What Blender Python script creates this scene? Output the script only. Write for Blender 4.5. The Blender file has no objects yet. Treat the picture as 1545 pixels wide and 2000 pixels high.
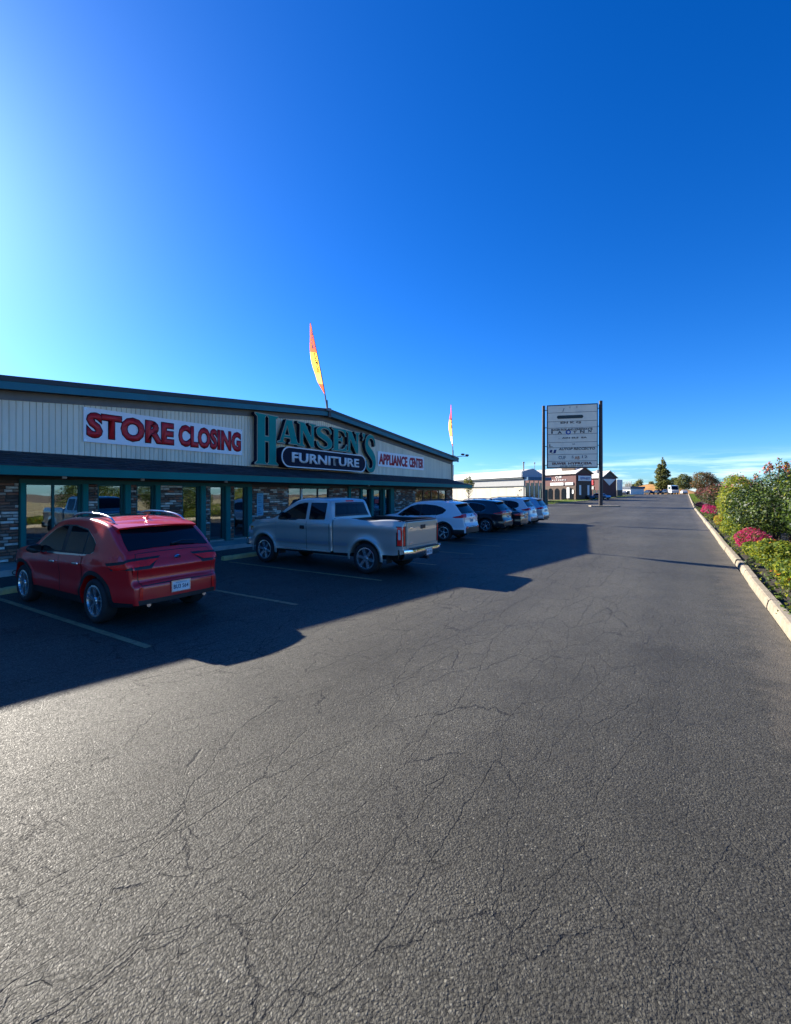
import bpy, bmesh, math, random
import numpy as np
from mathutils import Vector, Matrix

random.seed(7)
RNG = np.random.default_rng(7)
SC = bpy.context.scene
COL = SC.collection
R = math.radians

# ------------------------------------------------------------------ camera
cam_d = bpy.data.cameras.new('camera')
cam = bpy.data.objects.new('camera', cam_d)
COL.objects.link(cam)
cam.location = (0, 0, 2.0)
cam.rotation_euler = (R(90), 0, R(33.02))
cam_d.sensor_fit = 'HORIZONTAL'
cam_d.sensor_width = 36
cam_d.lens = 900 / 1545 * 36
cam_d.shift_x = 22.5 / 1545
cam_d.shift_y = -35 / 1545
cam_d.clip_start = 0.05
cam_d.clip_end = 6000
SC.camera = cam

# ------------------------------------------------------------------ sky, sun, exposure
SUN_TO = Vector((-1.0, 0.08, 0.512)).normalized()
SUN_EL = math.asin(SUN_TO.z)
world = bpy.data.worlds.new('World')
SC.world = world
world.use_nodes = True
wn, wl = world.node_tree.nodes, world.node_tree.links
wn.clear()
w_out = wn.new('ShaderNodeOutputWorld')
w_bg = wn.new('ShaderNodeBackground')
w_sky = wn.new('ShaderNodeTexSky')
w_sky.sky_type = 'NISHITA'
w_sky.sun_disc = False
w_sky.sun_elevation = SUN_EL
w_sky.sun_rotation = math.atan2(SUN_TO.x, SUN_TO.y)
w_sky.altitude = 900
w_sky.air_density = 1.0
w_sky.dust_density = 0.8
w_sky.ozone_density = 3.0
w_bg.inputs['Strength'].default_value = 0.15
w_gam = wn.new('ShaderNodeGamma')
w_gam.inputs['Gamma'].default_value = 1.05
w_hs = wn.new('ShaderNodeHueSaturation')
w_hs.inputs['Saturation'].default_value = 1.38
w_hs.inputs['Value'].default_value = 1.0
wl.new(w_sky.outputs[0], w_hs.inputs['Color'])
# thin low cirrus near the horizon
w_tc = wn.new('ShaderNodeTexCoord')
w_map = wn.new('ShaderNodeMapping')
w_map.inputs['Scale'].default_value = (5, 5, 55)
w_noise = wn.new('ShaderNodeTexNoise')
w_noise.inputs['Scale'].default_value = 1.0
w_noise.inputs['Detail'].default_value = 7
w_noise.inputs['Roughness'].default_value = 0.6
w_r1 = wn.new('ShaderNodeMapRange')
w_r1.inputs[1].default_value = 0.46
w_r1.inputs[2].default_value = 0.78
w_sep = wn.new('ShaderNodeSeparateXYZ')
w_r2 = wn.new('ShaderNodeMapRange'); w_r2.interpolation_type = 'SMOOTHSTEP'
w_r2.inputs[1].default_value = 0.085; w_r2.inputs[2].default_value = 0.03
w_mul = wn.new('ShaderNodeMath'); w_mul.operation = 'MULTIPLY'
w_mul2 = wn.new('ShaderNodeMath'); w_mul2.operation = 'MULTIPLY'; w_mul2.inputs[1].default_value = 0.7
w_mix = wn.new('ShaderNodeMixRGB')
w_mix.inputs['Color2'].default_value = (4.2, 4.5, 4.9, 1)
wl.new(w_tc.outputs['Generated'], w_map.inputs[0])
wl.new(w_map.outputs[0], w_noise.inputs['Vector'])
wl.new(w_noise.outputs[0], w_r1.inputs[0])
wl.new(w_tc.outputs['Generated'], w_sep.inputs[0])
wl.new(w_sep.outputs[2], w_r2.inputs[0])
wl.new(w_r1.outputs[0], w_mul.inputs[0]); wl.new(w_r2.outputs[0], w_mul.inputs[1])
wl.new(w_mul.outputs[0], w_mul2.inputs[0])
wl.new(w_mul2.outputs[0], w_mix.inputs['Fac'])
w_tint = wn.new('ShaderNodeMixRGB'); w_tint.blend_type = 'MULTIPLY'; w_tint.inputs[0].default_value = 1.0
w_tint.inputs['Color2'].default_value = (0.0190, 0.0308, 0.0450, 1)
wl.new(w_hs.outputs[0], w_tint.inputs['Color1'])
wl.new(w_tint.outputs[0], w_gam.inputs[0])
w_up = wn.new('ShaderNodeMixRGB'); w_up.blend_type = 'MULTIPLY'; w_up.inputs[0].default_value = 1.0
w_up.inputs['Color2'].default_value = (9, 9, 9, 1)
wl.new(w_gam.outputs[0], w_up.inputs['Color1'])
wl.new(w_up.outputs[0], w_mix.inputs['Color1'])
wl.new(w_mix.outputs[0], w_bg.inputs['Color'])
wl.new(w_bg.outputs[0], w_out.inputs[0])

sun_d = bpy.data.lights.new('sun', 'SUN')
sun_d.energy = 3.6
sun_d.angle = R(0.53)
sun_d.color = (1.0, 0.92, 0.80)
sun = bpy.data.objects.new('sun', sun_d)
COL.objects.link(sun)
sun.rotation_euler = SUN_TO.to_track_quat('Z', 'Y').to_euler()
sun.location = (-40, 0, 40)

SC.view_settings.view_transform = 'Standard'
SC.view_settings.look = 'None'
SC.view_settings.exposure = 1.97
SC.view_settings.gamma = 1.0
SC.view_settings.use_curve_mapping = False
SC.cycles.max_bounces = 8
SC.cycles.transparent_max_bounces = 12
SC.cycles.use_denoising = True

# ------------------------------------------------------------------ helpers
def tag(o, label=None, cat=None, group=None, kind=None):
    if label: o['label'] = label
    if cat: o['category'] = cat
    if group: o['group'] = group
    if kind: o['kind'] = kind
    return o

def empty(name, loc=(0, 0, 0), rz=0.0, label=None, cat=None, group=None, parent=None):
    o = bpy.data.objects.new(name, None)
    COL.objects.link(o)
    o.location = loc
    o.rotation_euler = (0, 0, rz)
    o.empty_display_size = 0.2
    if parent: o.parent = parent
    return tag(o, label, cat, group)

def link(name, me, parent=None, loc=None, rot=None):
    o = bpy.data.objects.new(name, me)
    COL.objects.link(o)
    if parent: o.parent = parent
    if loc is not None: o.location = loc
    if rot is not None: o.rotation_euler = rot
    return o

class MB:
    def __init__(s):
        s.v, s.f, s.m = [], [], []
    def add(s, vs, fs, mi=0):
        b = len(s.v)
        s.v.extend([tuple(p) for p in vs])
        for f in fs:
            s.f.append(tuple(i + b for i in f)); s.m.append(mi)
        return s
    def box(s, x0, x1, y0, y1, z0, z1, mi=0):
        return s.add([(x0,y0,z0),(x1,y0,z0),(x1,y1,z0),(x0,y1,z0),(x0,y0,z1),(x1,y0,z1),(x1,y1,z1),(x0,y1,z1)],
                     [(0,3,2,1),(4,5,6,7),(0,1,5,4),(1,2,6,5),(2,3,7,6),(3,0,4,7)], mi)
    def cbox(s, x0, x1, y0, y1, z0, z1, c=0.02, mi=0):
        """box with chamfered edges on all sides"""
        b = bmesh.new()
        bmesh.ops.create_cube(b, size=1)
        for v in b.verts:
            v.co = ((x0+x1)/2+v.co.x*(x1-x0), (y0+y1)/2+v.co.y*(y1-y0), (z0+z1)/2+v.co.z*(z1-z0))
        bmesh.ops.bevel(b, geom=b.edges[:], offset=c, segments=2, profile=0.6, affect='EDGES')
        b.verts.index_update()
        s.add([v.co[:] for v in b.verts], [[v.index for v in f.verts] for f in b.faces], mi)
        b.free(); return s
    def prism(s, poly, a0, a1, axis='z', mi=0):
        """poly: list of 2D points (CCW); extruded along axis from a0 to a1"""
        n = len(poly)
        def P(p, a):
            return (p[0], p[1], a) if axis == 'z' else ((p[0], a, p[1]) if axis == 'y' else (a, p[0], p[1]))
        vs = [P(p, a0) for p in poly] + [P(p, a1) for p in poly]
        fs = [tuple(reversed(range(n))), tuple(range(n, 2*n))]
        for i in range(n):
            j = (i+1) % n
            fs.append((i, j, n+j, n+i))
        if axis == 'y': fs = [tuple(reversed(f)) for f in fs]
        return s.add(vs, fs, mi)
    def tube(s, pts, r, n=8, mi=0, caps=True):
        pts = [Vector(p) for p in pts]
        rs = r if isinstance(r, (list, tuple)) else [r]*len(pts)
        vs, fs = [], []
        for i, p in enumerate(pts):
            d = (pts[min(i+1, len(pts)-1)] - pts[max(i-1, 0)]).normalized()
            up = Vector((0,0,1)) if abs(d.z) < 0.9 else Vector((1,0,0))
            a = d.cross(up).normalized(); b = a.cross(d)
            for k in range(n):
                t = 2*math.pi*k/n
                vs.append(p + (a*math.cos(t) + b*math.sin(t))*rs[i])
        for i in range(len(pts)-1):
            for k in range(n):
                k2 = (k+1) % n
                fs.append((i*n+k, (i+1)*n+k, (i+1)*n+k2, i*n+k2))
        if caps:
            fs.append(tuple(range(n))); fs.append(tuple(reversed(range((len(pts)-1)*n, len(pts)*n))))
        return s.add(vs, fs, mi)
    def lathe(s, prof, n=24, axis='y', c=(0,0,0), mi=0, closed=False):
        vs, fs = [], []
        m = len(prof)
        for k in range(n):
            t = 2*math.pi*k/n
            ct, st = math.cos(t), math.sin(t)
            for r_, a in prof:
                if axis == 'y': vs.append((c[0]+r_*ct, c[1]+a, c[2]+r_*st))
                elif axis == 'z': vs.append((c[0]+r_*ct, c[1]+r_*st, c[2]+a))
                else: vs.append((c[0]+a, c[1]+r_*ct, c[2]+r_*st))
        mm = m if closed else m-1
        for k in range(n):
            k2 = (k+1) % n
            for i in range(mm):
                j = (i+1) % m
                fs.append((k*m+i, k2*m+i, k2*m+j, k*m+j))
        return s.add(vs, fs, mi)
    def grid(s, rows, mi=0, flip=False):
        n = len(rows[0]); vs = [p for r_ in rows for p in r_]; fs = []
        for i in range(len(rows)-1):
            for j in range(n-1):
                f = (i*n+j, i*n+j+1, (i+1)*n+j+1, (i+1)*n+j)
                fs.append(tuple(reversed(f)) if flip else f)
        return s.add(vs, fs, mi)
    def mesh(s, name, mats, smooth=False, recalc=False, angle=None):
        me = bpy.data.meshes.new(name)
        me.from_pydata(s.v, [], s.f)
        if not isinstance(mats, (list, tuple)): mats = [mats]
        for m in mats: me.materials.append(m)
        if len(mats) > 1: me.polygons.foreach_set('material_index', s.m)
        if recalc:
            b = bmesh.new(); b.from_mesh(me)
            bmesh.ops.remove_doubles(b, verts=b.verts[:], dist=1e-5)
            bmesh.ops.recalc_face_normals(b, faces=b.faces[:])
            b.to_mesh(me); b.free()
        if smooth:
            me.polygons.foreach_set('use_smooth', [True]*len(me.polygons))
            if angle: 
                try: me.set_sharp_from_angle(angle=R(angle))
                except Exception: pass
        me.update()
        return me
    def build(s, name, mats, parent=None, smooth=False, loc=None, rot=None, recalc=False, angle=None):
        return link(name, s.mesh(name, mats, smooth, recalc, angle), parent, loc, rot)

def copy_tree(o, parent=None):
    c = o.copy(); COL.objects.link(c)
    if parent is not None: c.parent = parent
    for ch in [x for x in o.children]:
        copy_tree(ch, c)
    return c

def text_mesh(txt, w, h, ext=0.004, bold=0.0, italic=0.0):
    """mesh of a word, fitted to w x h, lower-left at the origin, in the XY plane"""
    cu = bpy.data.curves.new('lettering', 'FONT')
    cu.body = txt; cu.size = 1; cu.extrude = 0.0; cu.offset = bold; cu.resolution_u = 3
    cu.space_character = 1.0 + bold*.7
    ob = bpy.data.objects.new('lettering', cu); COL.objects.link(ob)
    dg = bpy.context.evaluated_depsgraph_get()
    me = bpy.data.meshes.new_from_object(ob.evaluated_get(dg))
    bpy.data.objects.remove(ob); bpy.data.curves.remove(cu)
    n = len(me.vertices)
    co = np.empty(n*3); me.vertices.foreach_get('co', co); co = co.reshape(-1, 3)
    mn, mx = co.min(0), co.max(0)
    co[:, 0] = (co[:, 0]-mn[0])/(mx[0]-mn[0])*w
    co[:, 1] = (co[:, 1]-mn[1])/(mx[1]-mn[1])*h
    co[:, 0] += co[:, 1]*italic
    me.vertices.foreach_set('co', co.ravel())
    if ext:
        b = bmesh.new(); b.from_mesh(me)
        bmesh.ops.remove_doubles(b, verts=b.verts[:], dist=1e-6)
        r_ = bmesh.ops.extrude_face_region(b, geom=b.faces[:])
        bmesh.ops.translate(b, verts=[g for g in r_['geom'] if isinstance(g, bmesh.types.BMVert)], vec=(0, 0, ext))
        bmesh.ops.recalc_face_normals(b, faces=b.faces[:])
        b.to_mesh(me); b.free()
    me.update()
    return me

def shape_mesh(polys, ext=0.1, off=0.0):
    """filled 2D outlines (with holes) extruded to a mesh in XY, thickness ext from z=0"""
    cu = bpy.data.curves.new('shape', 'CURVE')
    cu.dimensions = '2D'; cu.fill_mode = 'BOTH'; cu.extrude = ext/2; cu.offset = off
    for p in polys:
        sp = cu.splines.new('POLY'); sp.points.add(len(p)-1)
        for i, q in enumerate(p): sp.points[i].co = (q[0], q[1], 0, 1)
        sp.use_cyclic_u = True
    ob = bpy.data.objects.new('shape', cu); COL.objects.link(ob)
    dg = bpy.context.evaluated_depsgraph_get()
    me = bpy.data.meshes.new_from_object(ob.evaluated_get(dg))
    bpy.data.objects.remove(ob); bpy.data.curves.remove(cu)
    for v in me.vertices: v.co.z += ext/2
    me.update()
    return me

def setmat(me, m):
    me.materials.clear(); me.materials.append(m)
    me.polygons.foreach_set('material_index', [0]*len(me.polygons))
    return me

# ------------------------------------------------------------------ materials
def _new(name):
    m = bpy.data.materials.new(name); m.use_nodes = True
    nt = m.node_tree
    return m, nt.nodes, nt.links, nt.nodes['Principled BSDF']

def pmat(name, col, rough=0.5, metal=0.0, var=0.12, scale=3.0, bump=0.0, bscale=60.0, coat=0.0, spec=0.5, rvar=0.0,
         dirt=None, coords='Object', rnd=0.0, stretch=None):
    m, n, l, p = _new(name)
    tc = n.new('ShaderNodeTexCoord')
    src = tc.outputs[coords]
    if stretch:
        mp = n.new('ShaderNodeMapping'); mp.inputs['Scale'].default_value = stretch
        l.new(src, mp.inputs[0]); src = mp.outputs[0]
    nz = n.new('ShaderNodeTexNoise'); nz.inputs['Scale'].default_value = scale; nz.inputs['Detail'].default_value = 5
    nz.inputs['Roughness'].default_value = 0.62
    l.new(src, nz.inputs['Vector'])
    ramp = n.new('ShaderNodeMapRange'); ramp.inputs[1].default_value = 0.3; ramp.inputs[2].default_value = 0.7
    ramp.inputs[3].default_value = 1-var; ramp.inputs[4].default_value = 1+var
    l.new(nz.outputs[0], ramp.inputs[0])
    mul = n.new('ShaderNodeVectorMath'); mul.operation = 'SCALE'; mul.inputs[0].default_value = col[:3]
    fac = ramp.outputs[0]
    if rnd:
        oi = n.new('ShaderNodeObjectInfo')
        mr = n.new('ShaderNodeMapRange'); mr.inputs[3].default_value = 1-rnd; mr.inputs[4].default_value = 1+rnd
        l.new(oi.outputs['Random'], mr.inputs[0])
        mm = n.new('ShaderNodeMath'); mm.operation = 'MULTIPLY'
        l.new(fac, mm.inputs[0]); l.new(mr.outputs[0], mm.inputs[1]); fac = mm.outputs[0]
    l.new(fac, mul.inputs['Scale'])
    out = mul.outputs[0]
    if dirt:
        n2 = n.new('ShaderNodeTexNoise'); n2.inputs['Scale'].default_value = scale*0.37; n2.inputs['Detail'].default_value = 8
        n2.inputs['Roughness'].default_value = 0.7
        l.new(src, n2.inputs['Vector'])
        r2 = n.new('ShaderNodeMapRange'); r2.inputs[1].default_value = 0.52; r2.inputs[2].default_value = 0.75
        r2.inputs[4].default_value = dirt[3]
        l.new(n2.outputs[0], r2.inputs[0])
        mx = n.new('ShaderNodeMixRGB'); mx.inputs['Color2'].default_value = (*dirt[:3], 1)
        l.new(r2.outputs[0], mx.inputs['Fac']); l.new(out, mx.inputs['Color1']); out = mx.outputs[0]
    l.new(out, p.inputs['Base Color'])
    p.inputs['Roughness'].default_value = rough
    if rvar:
        rr = n.new('ShaderNodeMapRange'); rr.inputs[3].default_value = max(0, rough-rvar); rr.inputs[4].default_value = min(1, rough+rvar)
        l.new(nz.outputs[0], rr.inputs[0]); l.new(rr.outputs[0], p.inputs['Roughness'])
    p.inputs['Metallic'].default_value = metal
    p.inputs['Specular IOR Level'].default_value = spec
    p.inputs['Coat Weight'].default_value = coat
    p.inputs['Coat Roughness'].default_value = 0.03
    if bump:
        nb = n.new('ShaderNodeTexNoise'); nb.inputs['Scale'].default_value = bscale; nb.inputs['Detail'].default_value = 4
        l.new(src, nb.inputs['Vector'])
        bp = n.new('ShaderNodeBump'); bp.inputs['Strength'].default_value = bump; bp.inputs['Distance'].default_value = 0.02
        l.new(nb.outputs[0], bp.inputs['Height']); l.new(bp.outputs[0], p.inputs['Normal'])
    return m

def glassmat(name, tint=(0.5, 0.55, 0.55), refl=0.10):
    """thin flat pane: partly mirrors what is opposite, partly shows what is behind"""
    m, n, l, p = _new(name)
    n.remove(p)
    out = n['Material Output']
    tr = n.new('ShaderNodeBsdfTransparent'); tr.inputs[0].default_value = (*tint, 1)
    gl = n.new('ShaderNodeBsdfGlossy'); gl.inputs['Roughness'].default_value = 0.015; gl.inputs[0].default_value = (0.9, 0.95, 1, 1)
    tc = n.new('ShaderNodeTexCoord'); nz = n.new('ShaderNodeTexNoise'); nz.inputs['Scale'].default_value = 0.9
    l.new(tc.outputs['Object'], nz.inputs['Vector'])
    bp = n.new('ShaderNodeBump'); bp.inputs['Strength'].default_value = 0.05; bp.inputs['Distance'].default_value = 0.05
    l.new(nz.outputs[0], bp.inputs['Height']); l.new(bp.outputs[0], gl.inputs['Normal'])
    fr = n.new('ShaderNodeFresnel'); fr.inputs[0].default_value = 1.5
    ad = n.new('ShaderNodeMath'); ad.operation = 'ADD'; ad.inputs[1].default_value = refl; ad.use_clamp = True
    l.new(fr.outputs[0], ad.inputs[0])
    mx = n.new('ShaderNodeMixShader')
    l.new(ad.outputs[0], mx.inputs[0]); l.new(tr.outputs[0], mx.inputs[1]); l.new(gl.outputs[0], mx.inputs[2])
    l.new(mx.outputs[0], out.inputs[0])
    return m

def leafmat(name, col, trans=0.35, gloss=0.35, var=0.35, scale=2.0):
    m, n, l, p = _new(name)
    out = n['Material Output']
    tc = n.new('ShaderNodeTexCoord'); nz = n.new('ShaderNodeTexNoise'); nz.inputs['Scale'].default_value = scale
    nz.inputs['Detail'].default_value = 6; nz.inputs['Roughness'].default_value = 0.8
    l.new(tc.outputs['Object'], nz.inputs['Vector'])
    r_ = n.new('ShaderNodeMapRange'); r_.inputs[1].default_value = 0.3; r_.inputs[2].default_value = 0.7
    r_.inputs[3].default_value = 1-var; r_.inputs[4].default_value = 1+var
    l.new(nz.outputs[0], r_.inputs[0])
    sc = n.new('ShaderNodeVectorMath'); sc.operation = 'SCALE'; sc.inputs[0].default_value = col
    l.new(r_.outputs[0], sc.inputs['Scale'])
    l.new(sc.outputs[0], p.inputs['Base Color'])
    p.inputs['Roughness'].default_value = gloss + .15
    p.inputs['Specular IOR Level'].default_value = .3
    tl = n.new('ShaderNodeBsdfTranslucent')
    sc2 = n.new('ShaderNodeVectorMath'); sc2.operation = 'SCALE'; sc2.inputs['Scale'].default_value = 1.5
    l.new(sc.outputs[0], sc2.inputs[0]); l.new(sc2.outputs[0], tl.inputs[0])
    mx = n.new('ShaderNodeMixShader'); mx.inputs[0].default_value = trans
    l.new(p.outputs[0], mx.inputs[1]); l.new(tl.outputs[0], mx.inputs[2]); l.new(mx.outputs[0], out.inputs[0])
    return m

def emit(name, col, s):
    m, n, l, p = _new(name)
    p.inputs['Base Color'].default_value = (*col, 1)
    p.inputs['Emission Color'].default_value = (*col, 1); p.inputs['Emission Strength'].default_value = s
    return m

def asphalt_mat():
    m, n, l, p = _new('asphalt')
    tc = n.new('ShaderNodeTexCoord')
    co = tc.outputs['Object']
    def noise(scale, detail=4, rough=0.6, src=co, dist=0.0):
        q = n.new('ShaderNodeTexNoise'); q.inputs['Scale'].default_value = scale; q.inputs['Detail'].default_value = detail
        q.inputs['Roughness'].default_value = rough; q.inputs['Distortion'].default_value = dist
        l.new(src, q.inputs['Vector']); return q
    def mr(src, a, b, c, d, smooth=False):
        q = n.new('ShaderNodeMapRange'); q.inputs[1].default_value = a; q.inputs[2].default_value = b
        q.inputs[3].default_value = c; q.inputs[4].default_value = d
        if smooth: q.interpolation_type = 'SMOOTHSTEP'
        l.new(src, q.inputs[0]); return q.outputs[0]
    def math_(op, a, b):
        q = n.new('ShaderNodeMath'); q.operation = op
        for i, x in enumerate((a, b)):
            if isinstance(x, (int, float)): q.inputs[i].default_value = x
            else: l.new(x, q.inputs[i])
        return q.outputs[0]
    # stones
    warp = noise(38, 2)
    wv = n.new('ShaderNodeVectorMath'); wv.operation = 'MULTIPLY_ADD'
    wv.inputs[1].default_value = (0.012, 0.012, 0.012)
    l.new(warp.outputs['Color'], wv.inputs[0]); l.new(co, wv.inputs[2])
    vo = n.new('ShaderNodeTexVoronoi'); vo.inputs['Scale'].default_value = 78
    l.new(wv.outputs[0], vo.inputs['Vector'])
    vo2 = n.new('ShaderNodeTexVoronoi'); vo2.inputs['Scale'].default_value = 165
    l.new(wv.outputs[0], vo2.inputs['Vector'])
    sepc = n.new('ShaderNodeSeparateColor'); l.new(vo.outputs['Color'], sepc.inputs[0])
    stone = mr(sepc.outputs[0], 0.0, 1.0, 0.62, 1.25)
    stone_glint = mr(sepc.outputs[1], 0.95, 1.0, 1.0, 2.0)  # a few random stones painted brighter as sparkle
    gaps = mr(vo.outputs['Distance'], 0.35, 0.75, 1.0, 0.5)
    # broad tone: patches, worn lanes running along the road, dusty edges
    big = noise(0.16, 5, 0.6)
    bigv = mr(big.outputs[0], 0.32, 0.68, 0.80, 1.22)
    mp = n.new('ShaderNodeMapping'); mp.inputs['Scale'].default_value = (0.55, 0.035, 1)
    l.new(co, mp.inputs[0])
    lane = noise(1.0, 3, 0.55, mp.outputs[0])
    lanev = mr(lane.outputs[0], 0.35, 0.65, 0.82, 1.16)
    mid = noise(1.7, 6, 0.7)
    midv = mr(mid.outputs[0], 0.3, 0.7, 0.88, 1.12)
    # cracks: two anisotropic networks, wider gaps along the road
    def cracks(sx, sy, width, seed, wamp, mlo, mhi):
        ma = n.new('ShaderNodeMapping'); ma.inputs['Scale'].default_value = (sx, sy, 1); ma.inputs['Location'].default_value = (seed, seed*1.7, 0)
        ma.inputs['Rotation'].default_value = (0, 0, R(-9))
        l.new(co, ma.inputs[0])
        wz = noise(2.3, 6, 0.62)
        av = n.new('ShaderNodeVectorMath'); av.operation = 'MULTIPLY_ADD'; av.inputs[1].default_value = (wamp, wamp, 0)
        l.new(wz.outputs['Color'], av.inputs[0]); l.new(ma.outputs[0], av.inputs[2])
        v = n.new('ShaderNodeTexVoronoi'); v.feature = 'DISTANCE_TO_EDGE'; v.inputs['Scale'].default_value = 1.0
        l.new(av.outputs[0], v.inputs['Vector'])
        msk = noise(0.45, 4, 0.7)
        wid = mr(msk.outputs[0], mlo, mhi, 0.0, width)
        d = math_('SUBTRACT', wid, v.outputs['Distance'])
        return mr(d, 0.0, width*0.5, 0.0, 1.0)
    c1 = cracks(2.3, 0.62, 0.0082, 3.1, 0.42, 0.20, 0.48)
    c2 = cracks(1.25, 0.34, 0.0036, 9.4, 0.34, 0.24, 0.52)
    c3 = cracks(4.8, 2.0, 0.014, 5.2, 0.55, 0.44, 0.66)
    crack = math_('MAXIMUM', math_('MAXIMUM', c1, c2), c3)
    sx = n.new('ShaderNodeSeparateXYZ'); l.new(co, sx.inputs[0])
    # the lane by the kerb is sounder
    crack = math_('MULTIPLY', crack, mr(math_('ADD', sx.outputs[0], mr(big.outputs[0], 0.3, 0.7, -.8, .8)), -1.3, 0.3, 1.0, 0.25))
    # dust along the kerb
    kerbd = math_('ADD', mr(sx.outputs[0], 0.1, 1.15, 0.0, 1.0, True), mr(mid.outputs[0], 0.3, 0.7, -0.35, 0.35))
    kerbd = mr(kerbd, 0.5, 1.25, 0.0, 0.55)
    spots = noise(3.2, 5, 0.7)
    oil = mr(spots.outputs[0], 0.66, 0.74, 1.0, 0.72)
    # an old darker patch near the right lane, with a ragged edge
    px_ = n.new('ShaderNodeMapping'); px_.inputs['Location'].default_value = (0.15/1.25, -4.2/3.4, 0); px_.inputs['Scale'].default_value = (1/1.25, 1/3.4, 0)
    l.new(co, px_.inputs[0])
    ln_ = n.new('ShaderNodeVectorMath'); ln_.operation = 'LENGTH'; l.new(px_.outputs[0], ln_.inputs[0])
    pd = math_('ADD', ln_.outputs['Value'], mr(big.outputs[0], 0.3, 0.7, -0.35, 0.35))
    pd = math_('ADD', pd, mr(mid.outputs[0], 0.3, 0.7, -0.12, 0.12))
    patch = mr(pd, 0.55, 1.25, 0.80, 1.0, True)
    # drips and stains down the middle of the parking bays
    bay = math_('MULTIPLY', mr(sx.outputs[0], -11.0, -9.0, 0.0, 1.0, True), mr(sx.outputs[0], -5.0, -7.0, 0.0, 1.0, True))
    st_ = noise(1.3, 6, 0.75)
    bays = math_('SUBTRACT', 1.0, math_('MULTIPLY', bay, mr(st_.outputs[0], 0.55, 0.68, 0.0, 0.4)))
    k = math_('MULTIPLY', stone, stone_glint)
    k = math_('MULTIPLY', k, patch)
    k = math_('MULTIPLY', k, bays)
    k = math_('MULTIPLY', k, gaps)
    k = math_('MULTIPLY', k, bigv)
    k = math_('MULTIPLY', k, lanev)
    k = math_('MULTIPLY', k, midv)
    k = math_('MULTIPLY', k, oil)
    colr = n.new('ShaderNodeVectorMath'); colr.operation = 'SCALE'; colr.inputs[0].default_value = (0.090, 0.086, 0.069)
    l.new(k, colr.inputs['Scale'])
    dust = n.new('ShaderNodeMixRGB'); dust.inputs['Color2'].default_value = (0.17, 0.145, 0.11, 1)
    l.new(kerbd, dust.inputs[0]); l.new(colr.outputs[0], dust.inputs[1])
    cr = n.new('ShaderNodeMixRGB'); cr.inputs['Color2'].default_value = (0.012, 0.012, 0.012, 1)
    crf = math_('MULTIPLY', crack, 0.70)
    l.new(crf, cr.inputs[0]); l.new(dust.outputs[0], cr.inputs[1])
    l.new(cr.outputs[0], p.inputs['Base Color'])
    l.new(mr(sepc.outputs[2], 0, 1, 0.46, 0.78), p.inputs['Roughness'])
    p.inputs['Specular IOR Level'].default_value = 0.19
    # relief
    h1 = mr(vo.outputs['Distance'], 0.0, 0.8, 1.0, 0.0)
    h1 = math_('MULTIPLY', h1, mr(sepc.outputs[1], 0, 1, 0.35, 1.0))
    h1 = math_('MULTIPLY', h1, mr(midv, 0.88, 1.12, 0.45, 1.25))
    h2 = math_('MULTIPLY', mr(vo2.outputs['Distance'], 0.0, 0.8, 1.0, 0.0), 0.35)
    hh = math_('ADD', h1, h2)
    hh = math_('SUBTRACT', hh, math_('MULTIPLY', crack, 1.2))
    bp = n.new('ShaderNodeBump'); bp.inputs['Strength'].default_value = 0.85; bp.inputs['Distance'].default_value = 0.006
    l.new(hh, bp.inputs['Height']); l.new(bp.outputs[0], p.inputs['Normal'])
    return m

M = {}
M['asphalt'] = asphalt_mat()
M['earth'] = pmat('dry_earth', (0.16, 0.125, 0.075), 0.95, var=0.3, scale=0.08, bump=0.3, bscale=3)
M['soil'] = pmat('dark_soil', (0.034, 0.025, 0.017), 0.95, var=0.4, scale=4, bump=0.9, bscale=22)
M['concrete'] = pmat('concrete', (0.44, 0.40, 0.33), 0.85, var=0.18, scale=2.2, bump=0.35, bscale=70, dirt=(0.16, 0.13, 0.10, 0.7))
M['kerbstone'] = pmat('kerb_concrete', (0.27, 0.23, 0.165), 0.88, var=0.22, scale=5, bump=0.5, bscale=55, dirt=(0.20, 0.15, 0.09, 0.75), rnd=0.10)
M['stop_yellow'] = pmat('parking_stop_paint', (0.50, 0.42, 0.17), 0.8, var=0.15, scale=7, bump=0.3, bscale=60, dirt=(0.30, 0.27, 0.2, 0.8))
M['line'] = pmat('worn_line_paint', (0.36, 0.23, 0.11), 0.8, var=0.35, scale=9, dirt=(0.075, 0.072, 0.07, 1.0))
M['siding'] = pmat('cream_siding', (0.88, 0.78, 0.58), 0.6, var=0.06, scale=1.5, dirt=(0.36, 0.31, 0.23, 0.5), rnd=0.05, stretch=(1, 1, .25))
M['groove'] = pmat('siding_groove', (0.30, 0.26, 0.19), 0.8)
M['frieze'] = pmat('grey_frieze', (0.17, 0.17, 0.165), 0.7, var=0.12)
M['teal'] = pmat('teal_paint', (0.006, 0.180, 0.155), 0.6, var=0.12, scale=1.2, spec=0.2)
M['teal_dark'] = pmat('dark_teal_frame', (0.010, 0.105, 0.095), 0.6, var=0.15, scale=2)
M['fascia_teal'] = pmat('fascia_teal', (0.008, 0.15, 0.19), 0.6, var=0.12, scale=1.2)
M['drip'] = pmat('dark_drip_edge', (0.02, 0.03, 0.035), 0.5)
M['roofing'] = pmat('roof_membrane', (0.30, 0.29, 0.27), 0.8, var=0.15)
M['shingle'] = pmat('dark_shingle', (0.030, 0.032, 0.036), 0.85, var=0.3, scale=6, bump=0.5, bscale=90, rnd=0.45)
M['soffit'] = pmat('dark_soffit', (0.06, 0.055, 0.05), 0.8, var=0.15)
M['mortar'] = pmat('mortar', (0.11, 0.08, 0.065), 0.95, var=0.2, scale=12, bump=0.5, bscale=80)
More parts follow.
